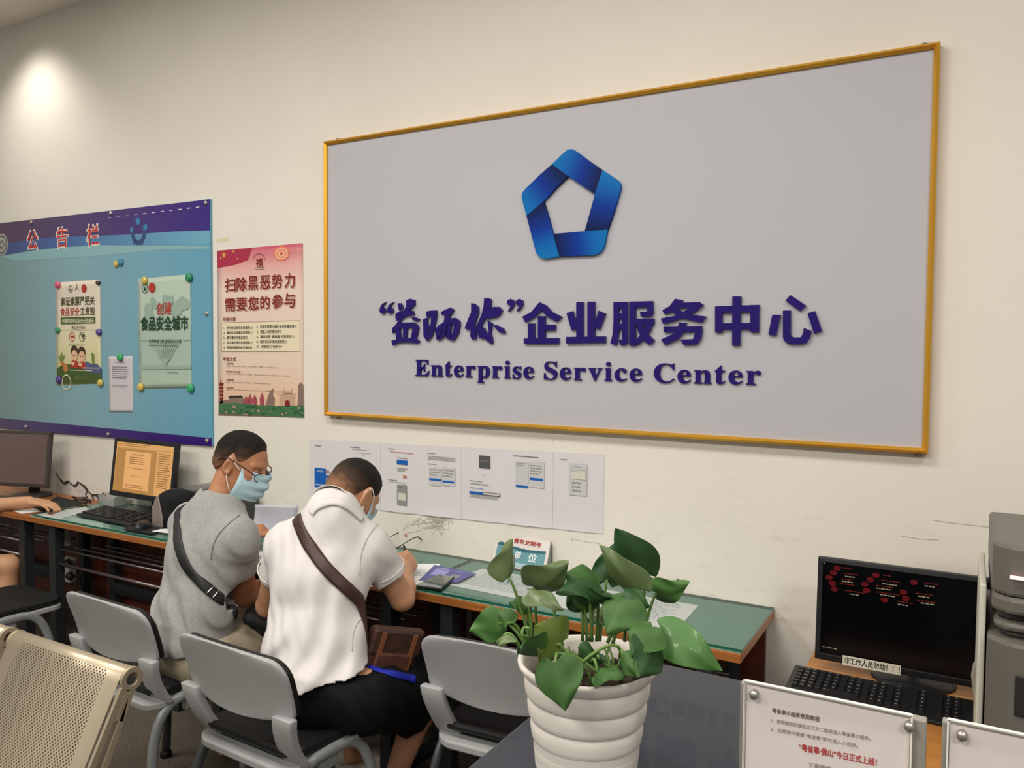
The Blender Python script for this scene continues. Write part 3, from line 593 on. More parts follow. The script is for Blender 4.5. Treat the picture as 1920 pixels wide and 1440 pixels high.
g.build('print', [pm('camp_red', (126, 34, 34)), pm('camp_black', (50, 44, 34)), pm('camp_cream', (228, 216, 184)), pm('camp_orange', (226, 128, 96)), pm('camp_gold', (220, 170, 70)), pm('camp_green', (66, 112, 72)), pm('camp_mauve', (160, 74, 84)), pm('camp_tan', (196, 160, 136)), pm('camp_slate', (134, 112, 100)), pm('camp_pink', (168, 48, 74)), pm('camp_pale', (234, 186, 156)), pm('camp_lotus', (44, 88, 62)), pm('camp_lpink', (176, 140, 130))], pc)

# ------------------------------------------------------------------ row of seven instruction sheets
def q6(x, y): return (560 + x / 3.2, 800 + y / 3.2)
white = pm('sheet_white', (214, 211, 212), var=0.02, scale=3)
def a4(i): 
    x0 = -2.644 + .2109 * i; z1 = 1.205 + .0237 * (x0 + 2.644 + .105); return x0, x0 + .2105, z1 - .297, z1
labs = ['leftmost white instruction sheet with a solid blue card print, beside the white-shirted man', 'white instruction sheet behind the head of the man in the white shirt', 'white instruction sheet with a blue banner above a grey phone picture', 'white instruction sheet with two side by side blue buttons at equal heights', 'white instruction sheet with a dark grey square and a blue table', 'white instruction sheet with two stepped form pictures and staggered blue buttons', 'rightmost white instruction sheet with one pale outlined phone form']
inks = [pm('sheet_black', (86, 86, 90)), pm('sheet_blue', (20, 92, 176)), pm('sheet_grey', (140, 140, 136)), pm('sheet_pale', (196, 196, 196)), pm('sheet_red', (196, 110, 100)), pm('sheet_cream', (206, 206, 190)), pm('sheet_dark', (84, 84, 84))]
content = {
 0: [('b', 95, 112, 152, 124, 1, 0), ('r', 95, 245, 163, 370, 1), ('w', 108, 258, 148, 276), ('r', 103, 345, 156, 354, 3), ('r', 168, 262, 182, 280, 4), ('r', 165, 292, 203, 312, 1), ('r', 165, 322, 203, 342, 1)],
 1: [('b', 310, 122, 378, 132, 1, 0), ('b', 320, 137, 430, 146, 1, 2), ('b', 352, 158, 432, 164, 1, 2), ('b', 380, 172, 396, 178, 1, 0)],
 2: [('b', 535, 131, 584, 141, 1, 0), ('b', 548, 153, 698, 164, 1, 4), ('r', 588, 180, 650, 192, 3), ('r', 588, 198, 652, 230, 1), ('b', 590, 246, 652, 276, 2, 2), ('r', 626, 292, 646, 310, 4), ('b', 538, 318, 598, 328, 1, 0), ('b', 540, 332, 648, 340, 1, 2), ('r', 590, 346, 648, 476, 2), ('r', 598, 396, 642, 446, 5), ('b', 594, 360, 630, 372, 1, 0)],
 3: [('b', 772, 158, 824, 167, 1, 0), ('b', 775, 178, 944, 212, 3, 2), ('b', 772, 222, 826, 231, 1, 0), ('r', 782, 240, 856, 358, 3), ('r', 862, 240, 938, 360, 3), ('b', 785, 252, 850, 305, 3, 2), ('b', 864, 256, 930, 315, 3, 2), ('r', 783, 310, 856, 327, 1), ('r', 862, 324, 932, 339, 1)],
 4: [('r', 1082, 171, 1148, 253, 6), ('b', 1088, 205, 1142, 214, 1, 2), ('b', 1100, 288, 1126, 296, 1, 2), ('b', 1024, 324, 1106, 333, 1, 0), ('b', 1030, 342, 1152, 356, 1, 2), ('b', 1025, 368, 1128, 377, 1, 1), ('r', 1024, 388, 1104, 407, 1), ('r', 1104, 394, 1208, 418, 6), ('r', 1108, 399, 1204, 413, 3), ('b', 1025, 412, 1200, 438, 2, 2)],
 5: [('b', 1290, 177, 1466, 190, 1, 0), ('r', 1303, 206, 1376, 368, 3), ('r', 1384, 206, 1472, 372, 3), ('b', 1305, 215, 1370, 245, 2, 2), ('b', 1388, 228, 1462, 300, 4, 2), ('r', 1386, 307, 1466, 326, 1), ('r', 1303, 351, 1376, 367, 1)],
 6: [('b', 1572, 195, 1632, 204, 1, 0), ('r', 1624, 216, 1728, 418, 3), ('r', 1634, 256, 1722, 324, 2), ('r', 1636, 259, 1720, 320, 5), ('b', 1640, 268, 1704, 276, 1, 0), ('b', 1640, 330, 1690, 405, 3, 2), ('b', 1648, 240, 1700, 248, 1, 2)]}
for i in range(7):
    x0, x1, z0, z1 = a4(i); rt = thing('instruction_sheet', labs[i], 'paper', ((x0 + x1) / 2, 0, z0), group='instruction sheets taped to the wall')
    amp = (.002, .003, .004, .005, .004, .005, .003)[i]
    MB().grid(lambda u, v: (x0 + (x1 - x0) * u, -.0012 - .0006 * (i % 2) - amp * max(0, v - .80) ** 2 * 25 * (.4 + .6 * math.sin(PI * u)) - .0004 * math.sin(9 * u + 5 * v + i) ** 2, z1 + .0237 * (x1 - x0) * (u - .5) - .297 * v), 10, 18, 0, False).build('sheet', white, rt, solid=.0004)
    g = MB()
    for k, it in enumerate(content[i]):
        Yk = -.0045 - k * .00012
        if it[0] == 'r': wall_rect(g, *rc(q6, *it[1:5]), Yk, it[5])
        elif it[0] == 'b': bars(g, *rc(q6, *it[1:5]), Yk, it[5], it[6], .55, 20 + k + 9 * i)
        else: wall_text(g, '粤省事', *rc(q6, *it[1:5]), Yk, 3)
    g.build('print', inks, rt)
# ------------------------------------------------------------------ writing desks along the wall
GT = 0.770                                     # top of the glass
woodedge = mat('orange_wood', (160, 98, 46), rough=0.4, var=0.22, scale=4, stretch=(1.5, 14, 30), coat=0.15)
redwood = mat('red_brown_wood', (84, 34, 20), rough=0.45, var=0.3, scale=5, stretch=(2, 12, 18))
darkmetal = mat('charcoal_steel', (42, 48, 50), rough=0.5, metal=0.3)
rodmetal = mat('rod_steel', (120, 112, 112), rough=0.35, metal=0.8)
felt = mat('green_baize', (118, 160, 146), rough=0.8, var=0.05, scale=40)
def glass_mat():
    m = bpy.data.materials.new('desk_glass'); m.use_nodes = True; nt = m.node_tree; nt.nodes.remove(nt.nodes['Principled BSDF'])
    out = nt.nodes['Material Output']
    tr = nt.nodes.new('ShaderNodeBsdfTransparent'); tr.inputs[0].default_value = (0.975, 1.0, 0.99, 1)
    gl = nt.nodes.new('ShaderNodeBsdfGlossy'); gl.inputs['Roughness'].default_value = 0.03
    fr = nt.nodes.new('ShaderNodeFresnel'); fr.inputs[0].default_value = 1.38
    mx = nt.nodes.new('ShaderNodeMixShader'); nt.links.new(fr.outputs[0], mx.inputs[0]); nt.links.new(tr.outputs[0], mx.inputs[1]); nt.links.new(gl.outputs[0], mx.inputs[2])
    nt.links.new(mx.outputs[0], out.inputs[0]); return m
GLASS = glass_mat(); GEDGE = mat('glass_edge', (22, 92, 74), rough=0.12, coat=0.5)
DY = -0.455
def desk(x0, x1, label, glass):
    c = (x0 + x1) / 2; d = thing('writing_desk', label, 'desk', (c, DY / 2, 0), group='narrow desks along the wall')
    t = MB().box(x0, x1, DY, -.004, .732, .7595); o = t.build('desktop', woodedge, d, bevel=.002)
    if glass: MB().box(x0 + .004, x1 - .004, DY + .008, -.006, .7596, .7606).build('green_underlay', felt, d)
    MB().box(x0 + .02, x1 - .02, -.045, -.022, .12, .731).build('modesty_panel', redwood, d)
    for lx in (x0 + .16, x1 - .11):
        for ly, w in ((DY + .05, .052), (-.09, .045)):
            MB().box(lx - w / 2, lx + w / 2, ly - w / 2, ly + w / 2, 0, .731).build('leg', darkmetal, d, bevel=.004)
        MB().box(lx - .03, lx + .03, DY + .02, -.02, 0, .03).build('foot_bar', darkmetal, d, bevel=.004)
    for k in range(4):
        y = DY + .06 + k * .085; z = .60 - .012 * k
        MB().tube([(x0 + .16, y, z), (x1 - .11, y, z)], .006, 8).build('shelf_rod', rodmetal, d)
    MB().tube([(x0 + .16, DY + .05, .53), (x1 - .11, DY + .05, .53)], .008, 8).build('cross_rail', rodmetal, d)
    MB().box(x0 + .16, x1 - .11, -.11, -.08, .30, .36).build('back_rail', darkmetal, d)
    return d
XE = -0.545; W = 1.196
desk(XE - W, XE, 'rightmost narrow desk with green glass top holding the award plaque', True)
desk(XE - 2 * W, XE - W, 'glass-topped desk where the two men sit, second from the right', True)
desk(XE - 3 * W, XE - 2 * W, 'glass-topped desk carrying the monitor with the lit orange screen', True)
desk(XE - 4 * W - .2, XE - 3 * W, 'orange wooden desk without glass under the dim brown monitor', False)
for k, lab in enumerate(('green-edged glass sheet at the right end of the desk row over a large white form', 'green-edged glass sheet under the elbows of the two seated men', 'green-edged glass sheet under the black keyboard of the lit monitor')):
    x1 = XE - k * W; x0 = x1 - W + .004
    g = thing('glass_sheet', lab, 'glass', ((x0 + x1) / 2, DY / 2, .7612), group='glass sheets on the desks')
    MB().poly([(x0, DY + .012, GT), (x1, DY + .012, GT), (x1, -.004, GT), (x0, -.004, GT)]).build('pane', GLASS, g)
    P = [(x0, DY + .012), (x1, DY + .012), (x1, -.004), (x0, -.004)]; m = MB()
    for a, b in zip(P, P[1:] + P[:1]): m.poly([(a[0], a[1], .7612), (b[0], b[1], .7612), (b[0], b[1], GT), (a[0], a[1], GT)])
    # ground rim: a slim bright bevel all round
    m.build('ground_edge', GEDGE, g, fixn=False)
def flat(name, label, cat, pts, z, m, t=.0005, parent=None, group=None, prints=None, pmats=None):
    """a sheet lying level with its corners seen at the given picture points"""
    P = [onZ(x, y, z) for x, y in pts]; c = sum(P) / len(P)
    r = thing(name, label, cat, (c[0], c[1], z - t), group=group)
    MB().prism(P, (0, 0, -t)).build('sheet', m, r)
    return r, P
copy_w = mat('copy_paper_white', (240, 242, 242), rough=0.6)
def lerp4(P, u, v): return (P[0] * (1 - u) + P[1] * u) * (1 - v) + (P[3] * (1 - u) + P[2] * u) * v
def flat_print(root, P, items, mats, dz=.0003):
    g = MB(); rn = random.Random(5)
    for (kind, u0, v0, u1, v1, mi, *ex) in items:
        up = np.array([0, 0, dz])
        if kind == 'r': g.poly([lerp4(P, u0, v0) + up, lerp4(P, u1, v0) + up, lerp4(P, u1, v1) + up, lerp4(P, u0, v1) + up], mi)
        elif kind == 't':
            A, B, D = lerp4(P, u0, v1), lerp4(P, u1, v1), lerp4(P, u0, v0); put_text(g, ex[0], A + up * 1.6, (B - A) / np.linalg.norm(B - A), (D - A) / np.linalg.norm(D - A), np.linalg.norm(B - A), np.linalg.norm(D - A), mi, .01)
        else:
            n = ex[0]
            for r in range(n):
                a, b = v0 + (v1 - v0) * r / n, v0 + (v1 - v0) * (r + .4) / n; u = u0; en = u1 - rn.random() * .15 * (u1 - u0)
                while u < en:
                    w = rn.uniform(.006, .016); g.poly([lerp4(P, u, a) + up, lerp4(P, u + w, a) + up, lerp4(P, u + w, b) + up, lerp4(P, u, b) + up], mi); u += w * 1.3
    g.build('print', mats, root)
PG = .7612                                      # papers kept under the glass
UNDER = PG + .0012
r, P = flat('form_sheet', 'wide white form kept under the glass at the right end of the desks', 'paper', [(905, 1066), (1310, 1135), (1268, 1183), (828, 1094)], UNDER + .0006, copy_w)
flat_print(r, P, [('b', .06, .12, .46, .86, 0, 14), ('b', .54, .10, .95, .86, 0, 13), ('r', .30, .06, .36, .14, 1), ('r', .70, .30, .74, .55, 2)], [mat('print_faint', (176, 184, 188), rough=.7), mat('print_mid', (130, 140, 150), rough=.7), mat('print_bluegrey', (170, 190, 205), rough=.7)])
r, P = flat('form_sheet', 'white form being filled in beside the purple leaflet on the glass', 'paper', [(742, 1057), (826, 1057), (790, 1100), (690, 1100)], GT + .0008, copy_w)
flat_print(r, P, [('b', .40, .25, .85, .6, 0, 5)], [mat('print_faint', (176, 184, 188))])
r, P = flat('leaflet', 'purple-blue printed leaflet sticking out behind the smartphone', 'leaflet', [(815, 1059), (893, 1075), (858, 1092), (785, 1088)], GT + .0020, mat('leaflet_blue', (74, 76, 150), rough=.35))
flat_print(r, P, [('r', .12, .18, .46, .62, 0), ('r', .20, .08, .40, .20, 0), ('r', .60, .40, .82, .85, 1), ('b', .55, .12, .9, .26, 0, 1)], [mat('leaflet_pale', (150, 152, 205)), mat('leaflet_grey', (140, 140, 150))])
# smartphone at the desk edge
P = [onZ(x, y, GT + .009) for x, y in ((823, 1076), (853, 1081), (826, 1104), (777, 1098))]
P = [P[0], P[1], P[2], P[3]]; c = sum(P) / 4
ph = thing('smartphone', 'dark smartphone in a green-grey case lying on the desk edge', 'smartphone', (c[0], c[1], GT))
MB().prism(P, (0, 0, -.008)).build('case', mat('phone_case', (34, 40, 38), rough=.3), ph, bevel=.003)
Q = [c + (p - c) * .93 + np.array([0, 0, .0008]) for p in P]; MB().poly(Q).build('screen', mat('phone_glass', (70, 84, 80), rough=.06, coat=1), ph)

# award plaque, a folded card tent with red brush title
pq = thing('desk_plaque', 'white tent-shaped award plaque with red calligraphy and a teal picture', 'plaque', (-1.49, -.06, GT))
b0, b1 = onZ(921, 1056, GT + .001), onZ(1021, 1077, GT + .001)
ux = (b1 - b0); Wd = np.linalg.norm(ux); ux /= Wd; back = np.array([-ux[1], ux[0], 0]); H = .118
tp = back * .042 + np.array([0, 0, H]); rear = back * .052
m = MB(); up = tp / np.linalg.norm(tp); L = np.linalg.norm(tp)
m.prism([b0, b1, b0 * 0 + b1 + tp, b0 + tp], np.cross(up, ux) * .004); m.prism([b0 + tp, b1 + tp, b1 + rear, b0 + rear], np.array([0, 0, 0]) + back * .002); m.build('card', mat('plaque_white', (226, 220, 214), rough=.35), pq)
nn = np.cross(ux, up); nn = nn if nn[1] < 0 else -nn
MB().tube([b1 + back * .004 + nn * -.002, b1 + tp, b1 + rear], .003, 6).build('side_edge', mat('plaque_side', (170, 168, 164)), pq)
g = MB()
def qp(u, v, k=1): return b0 + ux * Wd * u + up * L * v + nn * (.0012 * k)
g.poly([qp(.05, .04), qp(.95, .04), qp(.95, .66), qp(.6, .60), qp(.3, .64), qp(.05, .74)], 0); g.poly([qp(.05, .62, 1.4), qp(.3, .60, 1.4), qp(.55, .52, 1.4), qp(.95, .60, 1.4), qp(.95, .68, 1.4), qp(.6, .62, 1.4), qp(.3, .66, 1.4), qp(.05, .76, 1.4)], 1)
g.poly([qp(.05, .04, 1.4), qp(.95, .04, 1.4), qp(.95, .16, 1.4), qp(.05, .2, 1.4)], 3)
put_text(g, '青年文明号', qp(.34, .76, 2), ux, up, Wd * .5, L * .15, 2, .02, .1); put_text(g, '单', qp(.40, .28, 2), ux, up, Wd * .12, L * .26, 4, .02, .1); put_text(g, '位', qp(.66, .28, 2), ux, up, Wd * .15, L * .26, 4, .02, .1)
g.build('print', [mat('plaque_teal', (108, 158, 166), rough=.3), mat('plaque_deep', (52, 104, 120), rough=.3), mat('plaque_red', (176, 40, 36)), mat('plaque_foam', (170, 200, 204)), mat('plaque_letter', (240, 246, 246))], pq)

# two pairs of reading glasses left for visitors
def spectacles(px, py, ang, label, z=GT, s=1.0, up=.065):
    c = onZ(px, py, z); r = thing('reading_glasses', label, 'glasses', tuple(c), group='reading glasses on the desk')
    ca, sa = math.cos(ang), math.sin(ang); R = lambda x, y, h: (c[0] + (x * ca - y * sa) * s, c[1] + (x * sa + y * ca) * s, z + h * s)
    bl = mat('black_plastic', (18, 18, 20), rough=.3)
    for sg in (-1, 1):
        MB().tube([R(sg * .034 + .026 * math.cos(t), .003, .020 + .017 * math.sin(t)) for t in np.linspace(0, 2 * PI, 20, endpoint=False)], .0022 * s, 6, closed=True).build('lens_rim', bl, r)
        MB().tube([R(sg * .061, .003, .028), R(sg * .063, -.02, .038), R(sg * .062, -.085, .060), R(sg * .060, -.108, .062), R(sg * .058, -.128, .046)], [.0022 * s, .002 * s, .002 * s, .003 * s, .003 * s], 6).build('temple', bl, r)
    MB().tube([R(-.009, .003, .024), R(0, .003, .029), R(.009, .003, .024)], .002 * s, 6).build('bridge', bl, r)
spectacles(1232, 1105, math.radians(155), 'black reading glasses with raised temples on the form sheet by the wall', up=.09)
spectacles(728, 1036, math.radians(160), 'black reading glasses by the wall beside the writing man', up=.09)

# ------------------------------------------------------------------ screens and keyboards
blackp = mat('black_plastic_matte', (24, 25, 28), rough=.42, bump=.05, bscale=400)
def monitor(name, label, c, w, h, yaw, tilt, screen, z, base_z, bez=.018, grp=None, frame=None, depth=.045):
    """c = centre of the front face; the stand reaches down to base_z"""
    fr = frame or blackp
    r = thing(name, label, 'monitor', (c[0], c[1], base_z), yaw, grp); R = lambda p: p
    cz = z - base_z; ct, st = math.cos(tilt), math.sin(tilt)
    def T(x, y, zz): return (x, y * ct + zz * st, cz - y * st + zz * ct)
    m = MB(); hw, hh = w / 2, h / 2
    o = [(-hw, -hh), (hw, -hh), (hw, hh), (-hw, hh)]; i = [(-hw + bez, -hh + bez * 1.35), (hw - bez, -hh + bez * 1.35), (hw - bez, hh - bez), (-hw + bez, hh - bez)]
    k = [(p[0] * .84, p[1] * .8) for p in o]
    for A, ya, B, yb in ((o, depth * .5, o, 0), (o, 0, i, -.002), (i, -.002, i, .004), (k, depth, o, depth * .5)):
        for q in range(4): a, b = q, (q + 1) % 4; m.poly([T(A[a][0], ya, A[a][1]), T(A[b][0], ya, A[b][1]), T(B[b][0], yb, B[b][1]), T(B[a][0], yb, B[a][1])])
    m.poly([T(p[0], depth, p[1]) for p in k]); m.build('bezel', fr, r, local=True, weld=True, bevel=.002)
    MB().poly([T(p[0], .0035, p[1]) for p in i]).build('screen', screen, r, local=True)
    MB().tube([T(0, depth, -hh * .3), (0, depth + .05, cz - hh * .6), (0, depth + .045, .02)], [.022, .026, .028], 10, flat=(1.5, .6)).build('neck', fr, r, local=True)
    MB().lathe([(0, .022), (.03, .022), (.10, .012), (.108, .006), (.108, 0), (0, 0)], (0, depth + .02, 0), 28).build('stand_base', fr, r, local=True)
    r['_dim'] = 0; del r['_dim']
    return r, T, i
def screen_print(r, T, i, items, mats, name='picture'):
    g = MB(); x0, z0 = i[0]; x1, z1 = i[2]; rn = random.Random(4)
    def q(u, v, k=0): return T(x0 + (x1 - x0) * u, .0028 - .0002 * k, z1 + (z0 - z1) * v)
    for k, (kind, u0, v0, u1, v1, mi, *ex) in enumerate(items):
        if kind == 'r': g.poly([q(u0, v1, k % 9), q(u1, v1, k % 9), q(u1, v0, k % 9), q(u0, v0, k % 9)], mi)
        elif kind == 'b':
            for rr in range(ex[0]):
                a, b = v0 + (v1 - v0) * rr / ex[0], v0 + (v1 - v0) * (rr + .4) / ex[0]; u = u0; en = u1 - rn.random() * .2 * (u1 - u0)
                while u < en: w = rn.uniform(.008, .02); g.poly([q(u, b, 9), q(u + w, b, 9), q(u + w, a, 9), q(u, a, 9)], mi); u += w * 1.3
        elif kind == 'o':
            n = 16; g.poly([q((u0 + u1) / 2 + (u1 - u0) / 2 * math.cos(-2 * PI * j / n), (v0 + v1) / 2 + (v1 - v0) / 2 * math.sin(-2 * PI * j / n), 5) for j in range(n)], mi)
        elif kind == 't': put_text(g, ex[0], q(u0, v1, 9), np.array(q(1, 0)) - np.array(q(0, 0)), np.array(q(0, 0)) - np.array(q(0, 1)), u1 - u0, v1 - v0, mi, .012)
    g.build(name, mats, r, local=True)
def lit(name, rgb, s=1.0): return mat(name, (8, 8, 8), rough=.25, emit=rgb, estr=s)
# dim brown monitor at the left end
r, T, i = monitor('monitor', 'dim brown-screened monitor at the left end of the desks', (-4.66, -.20, 0), .375, .315, math.radians(17), math.radians(6), mat('screen_brown', (70, 58, 54), rough=.3, emit=(96, 78, 70), estr=.55), .985, GT - .010, .015, 'computer monitors', mat('taupe_plastic', (66, 58, 54), rough=.5), .05)
# lit orange monitor
r, T, i = monitor('monitor', 'black monitor showing a document on a warm orange screen', (-3.655, -.145, 0), .500, .302, 0, math.radians(7), lit('screen_orange', (196, 148, 84)), .997, GT, .020, 'computer monitors')
paper_o, ink_o, mid_o, red_o = lit('screen_paper', (226, 168, 106)), lit('screen_ink', (120, 76, 40)), lit('screen_mid', (176, 128, 70)), lit('screen_rose', (214, 140, 110))
screen_print(r, T, i, [('r', 0, .0, 1, .10, 3), ('b', .02, .02, .6, .09, 1, 2), ('r', .02, .12, .72, 1, 2), ('r', .18, .17, .62, .93, 0), ('r', .72, .12, .99, .99, 3), ('b', .30, .22, .50, .26, 1, 1), ('b', .26, .28, .52, .44, 1, 4), ('b', .22, .50, .56, .53, 1, 1), ('b', .30, .66, .52, .68, 1, 1), ('b', .22, .84, .58, .92, 1, 2), ('b', .76, .16, .95, .86, 1, 16), ('r', 0, .955, 1, 1, 2)], [paper_o, ink_o, mid_o, lit('screen_pane', (214, 160, 96))])
# black staff monitor on the right
SDZ = .715
r, T, i = monitor('monitor', 'black staff monitor with a red icon pattern and a white warning sticker', (-.113, -.33, 0), .500, .292, 0, math.radians(4), mat('screen_black', (5, 6, 8), rough=.18, spec=.3), .893, SDZ, .014, 'computer monitors', None, .04)
red = lit('icon_red', (140, 22, 30), .38); redl = lit('icon_text', (150, 48, 36), .4); wht = lit('icon_white', (190, 180, 150), .55)
S = []
def sq(x, y): return ((x - 95) / 1500, (y - 250) / 800)
for cx, cy in ((213, 312), (182, 352), (148, 396), (178, 446), (196, 494), (548, 356), (502, 396), (458, 438), (474, 490), (626, 560), (862, 400), (780, 486), (800, 538)):
    u = (cx - 90) / 1560; v = (cy - 262 - (cx - 90) * .085) / 790; S.append(('o', u - .02, v - .027, u + .02, v + .027, 0)); S.append(('b', u - .013, v - .008, u + .014, v + .01, 3, 1))
for x0, x1, y, mi in ((245, 372, 315, 1), (275, 400, 362, 1), (285, 382, 386, 2), (255, 345, 410, 1), (258, 345, 430, 2), (250, 355, 452, 1), (290, 462, 512, 1), (330, 420, 536, 2), (610, 700, 362, 1), (595, 725, 405, 1), (602, 725, 434, 2), (550, 690, 452, 1), (555, 675, 474, 2), (560, 730, 508, 1), (590, 685, 526, 2), (945, 1070, 410, 1), (948, 1046, 432, 2), (880, 1015, 498, 1), (898, 995, 520, 2), (890, 1055, 556, 1), (922, 1018, 574, 2), (730, 845, 574, 1), (738, 836, 598, 2)):
    u0, u1 = (x0 - 90) / 1560, (x1 - 90) / 1560; v = (y - 262 - ((x0 + x1) / 2 - 90) * .085) / 790; S.append(('b', u0, v - .012, u1, v + .014, mi, 1))
S += [('t', .012, .92, .11, .94, 2, 'pc-sys / boot-v1'), ('r', .005, .01, .012, .02, 2)]
S = [s for s in S if s[0] != 't']; S.append(('b', .012, .925, .10, .945, 2, 1))
screen_print(r, T, i, S, [red, redl, wht, lit('icon_dark', (60, 8, 12), .8)], 'screen_pattern')
g = MB(); zc = i[0][1]
x0 = -.25 + .075; x1 = x0 + .148
g.poly([T(x0, -.0032, zc - .0205), T(x1, -.0032, zc - .0205), T(x1, -.0032, zc + .006), T(x0, -.0032, zc + .006)], 0)
put_text(g, '非工作人员勿动！！！', T(x0 + .004, -.0036, zc - .016), np.array(T(1, 0, 0)) - np.array(T(0, 0, 0)), np.array(T(0, 0, 1)) - np.array(T(0, 0, 0)), .141, .0185, 1, .02)
g.build('warning_sticker', [mat('sticker_cream', (206, 202, 184), rough=.5), mat('sticker_ink', (20, 20, 20))], r, local=True)
g = MB(); hb = -.146
for k in range(4): g.box(.155 + k * .02, .165 + k * .02, -.004, -.001, .893 - SDZ + hb + .006, .893 - SDZ + hb + .009)
g.build('control_buttons', mat('button_grey', (130, 130, 135)), r, local=True)

def keyboard(label, c, w, d, yaw, z, m, grp='keyboards', tilt=.10):
    r = thing('keyboard', label, 'keyboard', (c[0], c[1], z), yaw, grp)
    b = MB(); h0, h1 = .010, .010 + d * tilt
    b.prism([(-w / 2, -d / 2, 0), (-w / 2, d / 2, 0), (-w / 2, d / 2, h1), (-w / 2, -d / 2, h0)], (w, 0, 0)); b.build('base', m, r, local=True, bevel=.003)
    k = MB(); rows = 6; ks = .019
    nx = int((w - .03) / ks)
    for rr in range(rows):
        y0 = -d / 2 + .022 + rr * (d - .035) / rows; kd = (d - .035) / rows * .84
        for cc in range(nx):
            if cc in (nx * 2 // 3, nx * 5 // 6) : continue
            if rr == 0 and 3 < cc < 9:
                if cc > 4: continue
                xw = ks * 4.86
            else: xw = ks * .86
            x0 = -w / 2 + .015 + cc * ks; hz = h0 + (y0 + d / 2) / d * (h1 - h0)
            a = (x0, y0, hz); hh = .008
            vs = [(x0, y0, hz), (x0 + xw, y0, hz), (x0 + xw, y0 + kd, hz + .001), (x0, y0 + kd, hz + .001), (x0 + .002, y0 + .0015, hz + hh), (x0 + xw - .002, y0 + .0015, hz + hh), (x0 + xw - .002, y0 + kd - .003, hz + hh + .001), (x0 + .002, y0 + kd - .003, hz + hh + .001)]
            k.add(vs, [(4, 5, 6, 7), (0, 1, 5, 4), (1, 2, 6, 5), (2, 3, 7, 6), (3, 0, 4, 7)], 0)
            if (cc * 7 + rr * 3) % 3 and grp: k.poly([(x0 + .005, y0 + .006, hz + hh + .0006), (x0 + .009, y0 + .006, hz + hh + .0006), (x0 + .009, y0 + .009, hz + hh + .0008), (x0 + .005, y0 + .009, hz + hh + .0008)], 1)
    k.build('key_caps', [m, mat('key_legend', (150, 150, 150))], r, local=True, fixn=False)  # all raised key caps and their legends, joined in a single mesh
    return r
def mouse(label, px, py, z, yaw, grp='computer mice'):
    c = onZ(px, py, z + .015); r = thing('computer_mouse', label, 'mouse', (c[0], c[1], z), yaw, grp)
    MB().grid(lambda u, v: (.030 * math.cos(2 * PI * u) * math.sin(PI / 2 * v) ** .8, .054 * math.sin(2 * PI * u) * math.sin(PI / 2 * v) ** .8, .036 * math.cos(PI / 2 * v) ** .7), 25, 9).build('shell', mat('mouse_black', (30, 31, 34), rough=.3), r, local=True, weld=True)
    MB().tube([(0, .034, .022), (0, .044, .020)], .004, 8).build('wheel', mat('wheel_grey', (70, 70, 72)), r, local=True)
    return r
def pad(label, pts, z, t=.003):
    P = [onZ(x, y, z + t) for x, y in pts]; c = sum(P) / 4
    o = MB().prism(P, (0, 0, -t)).build('mouse_pad', mat('pad_black', (22, 23, 26), rough=.8, bump=.1, bscale=600), None, (c[0], c[1], z)); tag(o, label, 'mouse pad', 'mouse pads')
WZ = .7600
k0 = onZ(222, 968, GT + .012)
keyboard('black keyboard in front of the lit orange monitor', (-3.665, -.275, 0), .455, .165, math.radians(-2), GT + .0004, mat('keyboard_black', (30, 30, 31), rough=.4))
keyboard('grey-brown keyboard under the dim brown monitor', (-4.60, -.335, 0), .40, .14, math.radians(8), WZ + .0004, mat('keyboard_taupe', (84, 76, 70), rough=.5))
keyboard('black staff keyboard beside the printer at the right', (-.185, -.475, 0), .445, .150, math.radians(-1), SDZ + .0004, mat('keyboard_jet', (20, 20, 22), rough=.38))
pad('black mouse pad beside the black keyboard of the lit monitor', [(270, 968), (318, 985), (288, 1001), (232, 992)], GT + .0003)
mouse('black mouse on the pad beside the black keyboard', 268, 985, GT + .0034, math.radians(20))
pad('black mouse pad under the hand at the left end', [(62, 951), (108, 931), (160, 942), (95, 966)], WZ + .0003)
mouse('black mouse under the hand at the left end', 92, 948, WZ + .0034, math.radians(-30))
flat('form_sheet', 'pale sheet under the forearm at the far left desk', 'paper', [(22, 957), (76, 952), (92, 957), (40, 963)], WZ + .0012, copy_w)
r, P = flat('form_sheet', 'slanted white sheet under the glass left of the black keyboard', 'paper', [(160, 950), (168, 958), (105, 975), (55, 966)], UNDER + .0006, copy_w)
r, P = flat('form_sheet', 'pale green-tinted sheet under the glass in front of the black keyboard', 'paper', [(135, 968), (194, 976), (193, 992), (105, 975)], UNDER + .0004, mat('paper_tint', (176, 206, 196), rough=.6))
flat('form_sheet', 'corner of white paper beside the elbow of the man in grey', 'paper', [(300, 992), (318, 991), (318, 1000), (284, 996)], GT + .0040, copy_w)
# clear plastic tray behind the black keyboard
tr = thing('plastic_tray', 'small clear plastic tray behind the black keyboard', 'tray', tuple(onZ(212, 948, GT)))
tm = mat('clear_plastic', (226, 226, 224), rough=.12, trans=.75); c = onZ(212, 946, GT)
m = MB(); m.prism([(c[0] - .06, c[1] - .035, GT + .0005), (c[0] + .06, c[1] - .035, GT + .0005), (c[0] + .068, c[1] - .042, GT + .05), (c[0] - .068, c[1] - .042, GT + .05)], (0, .003, 0)); m.prism([(c[0] - .06, c[1] + .035, GT + .0005), (c[0] + .06, c[1] + .035, GT + .0005), (c[0] + .068, c[1] + .042, GT + .06), (c[0] - .068, c[1] + .042, GT + .06)], (0, .003, 0))
for s in (-1, 1): m.prism([(c[0] + s * .06, c[1] - .035, GT + .0005), (c[0] + s * .06, c[1] + .036, GT + .0005), (c[0] + s * .068, c[1] + .043, GT + .06), (c[0] + s * .068, c[1] - .042, GT + .05)], (s * .003, 0, 0))
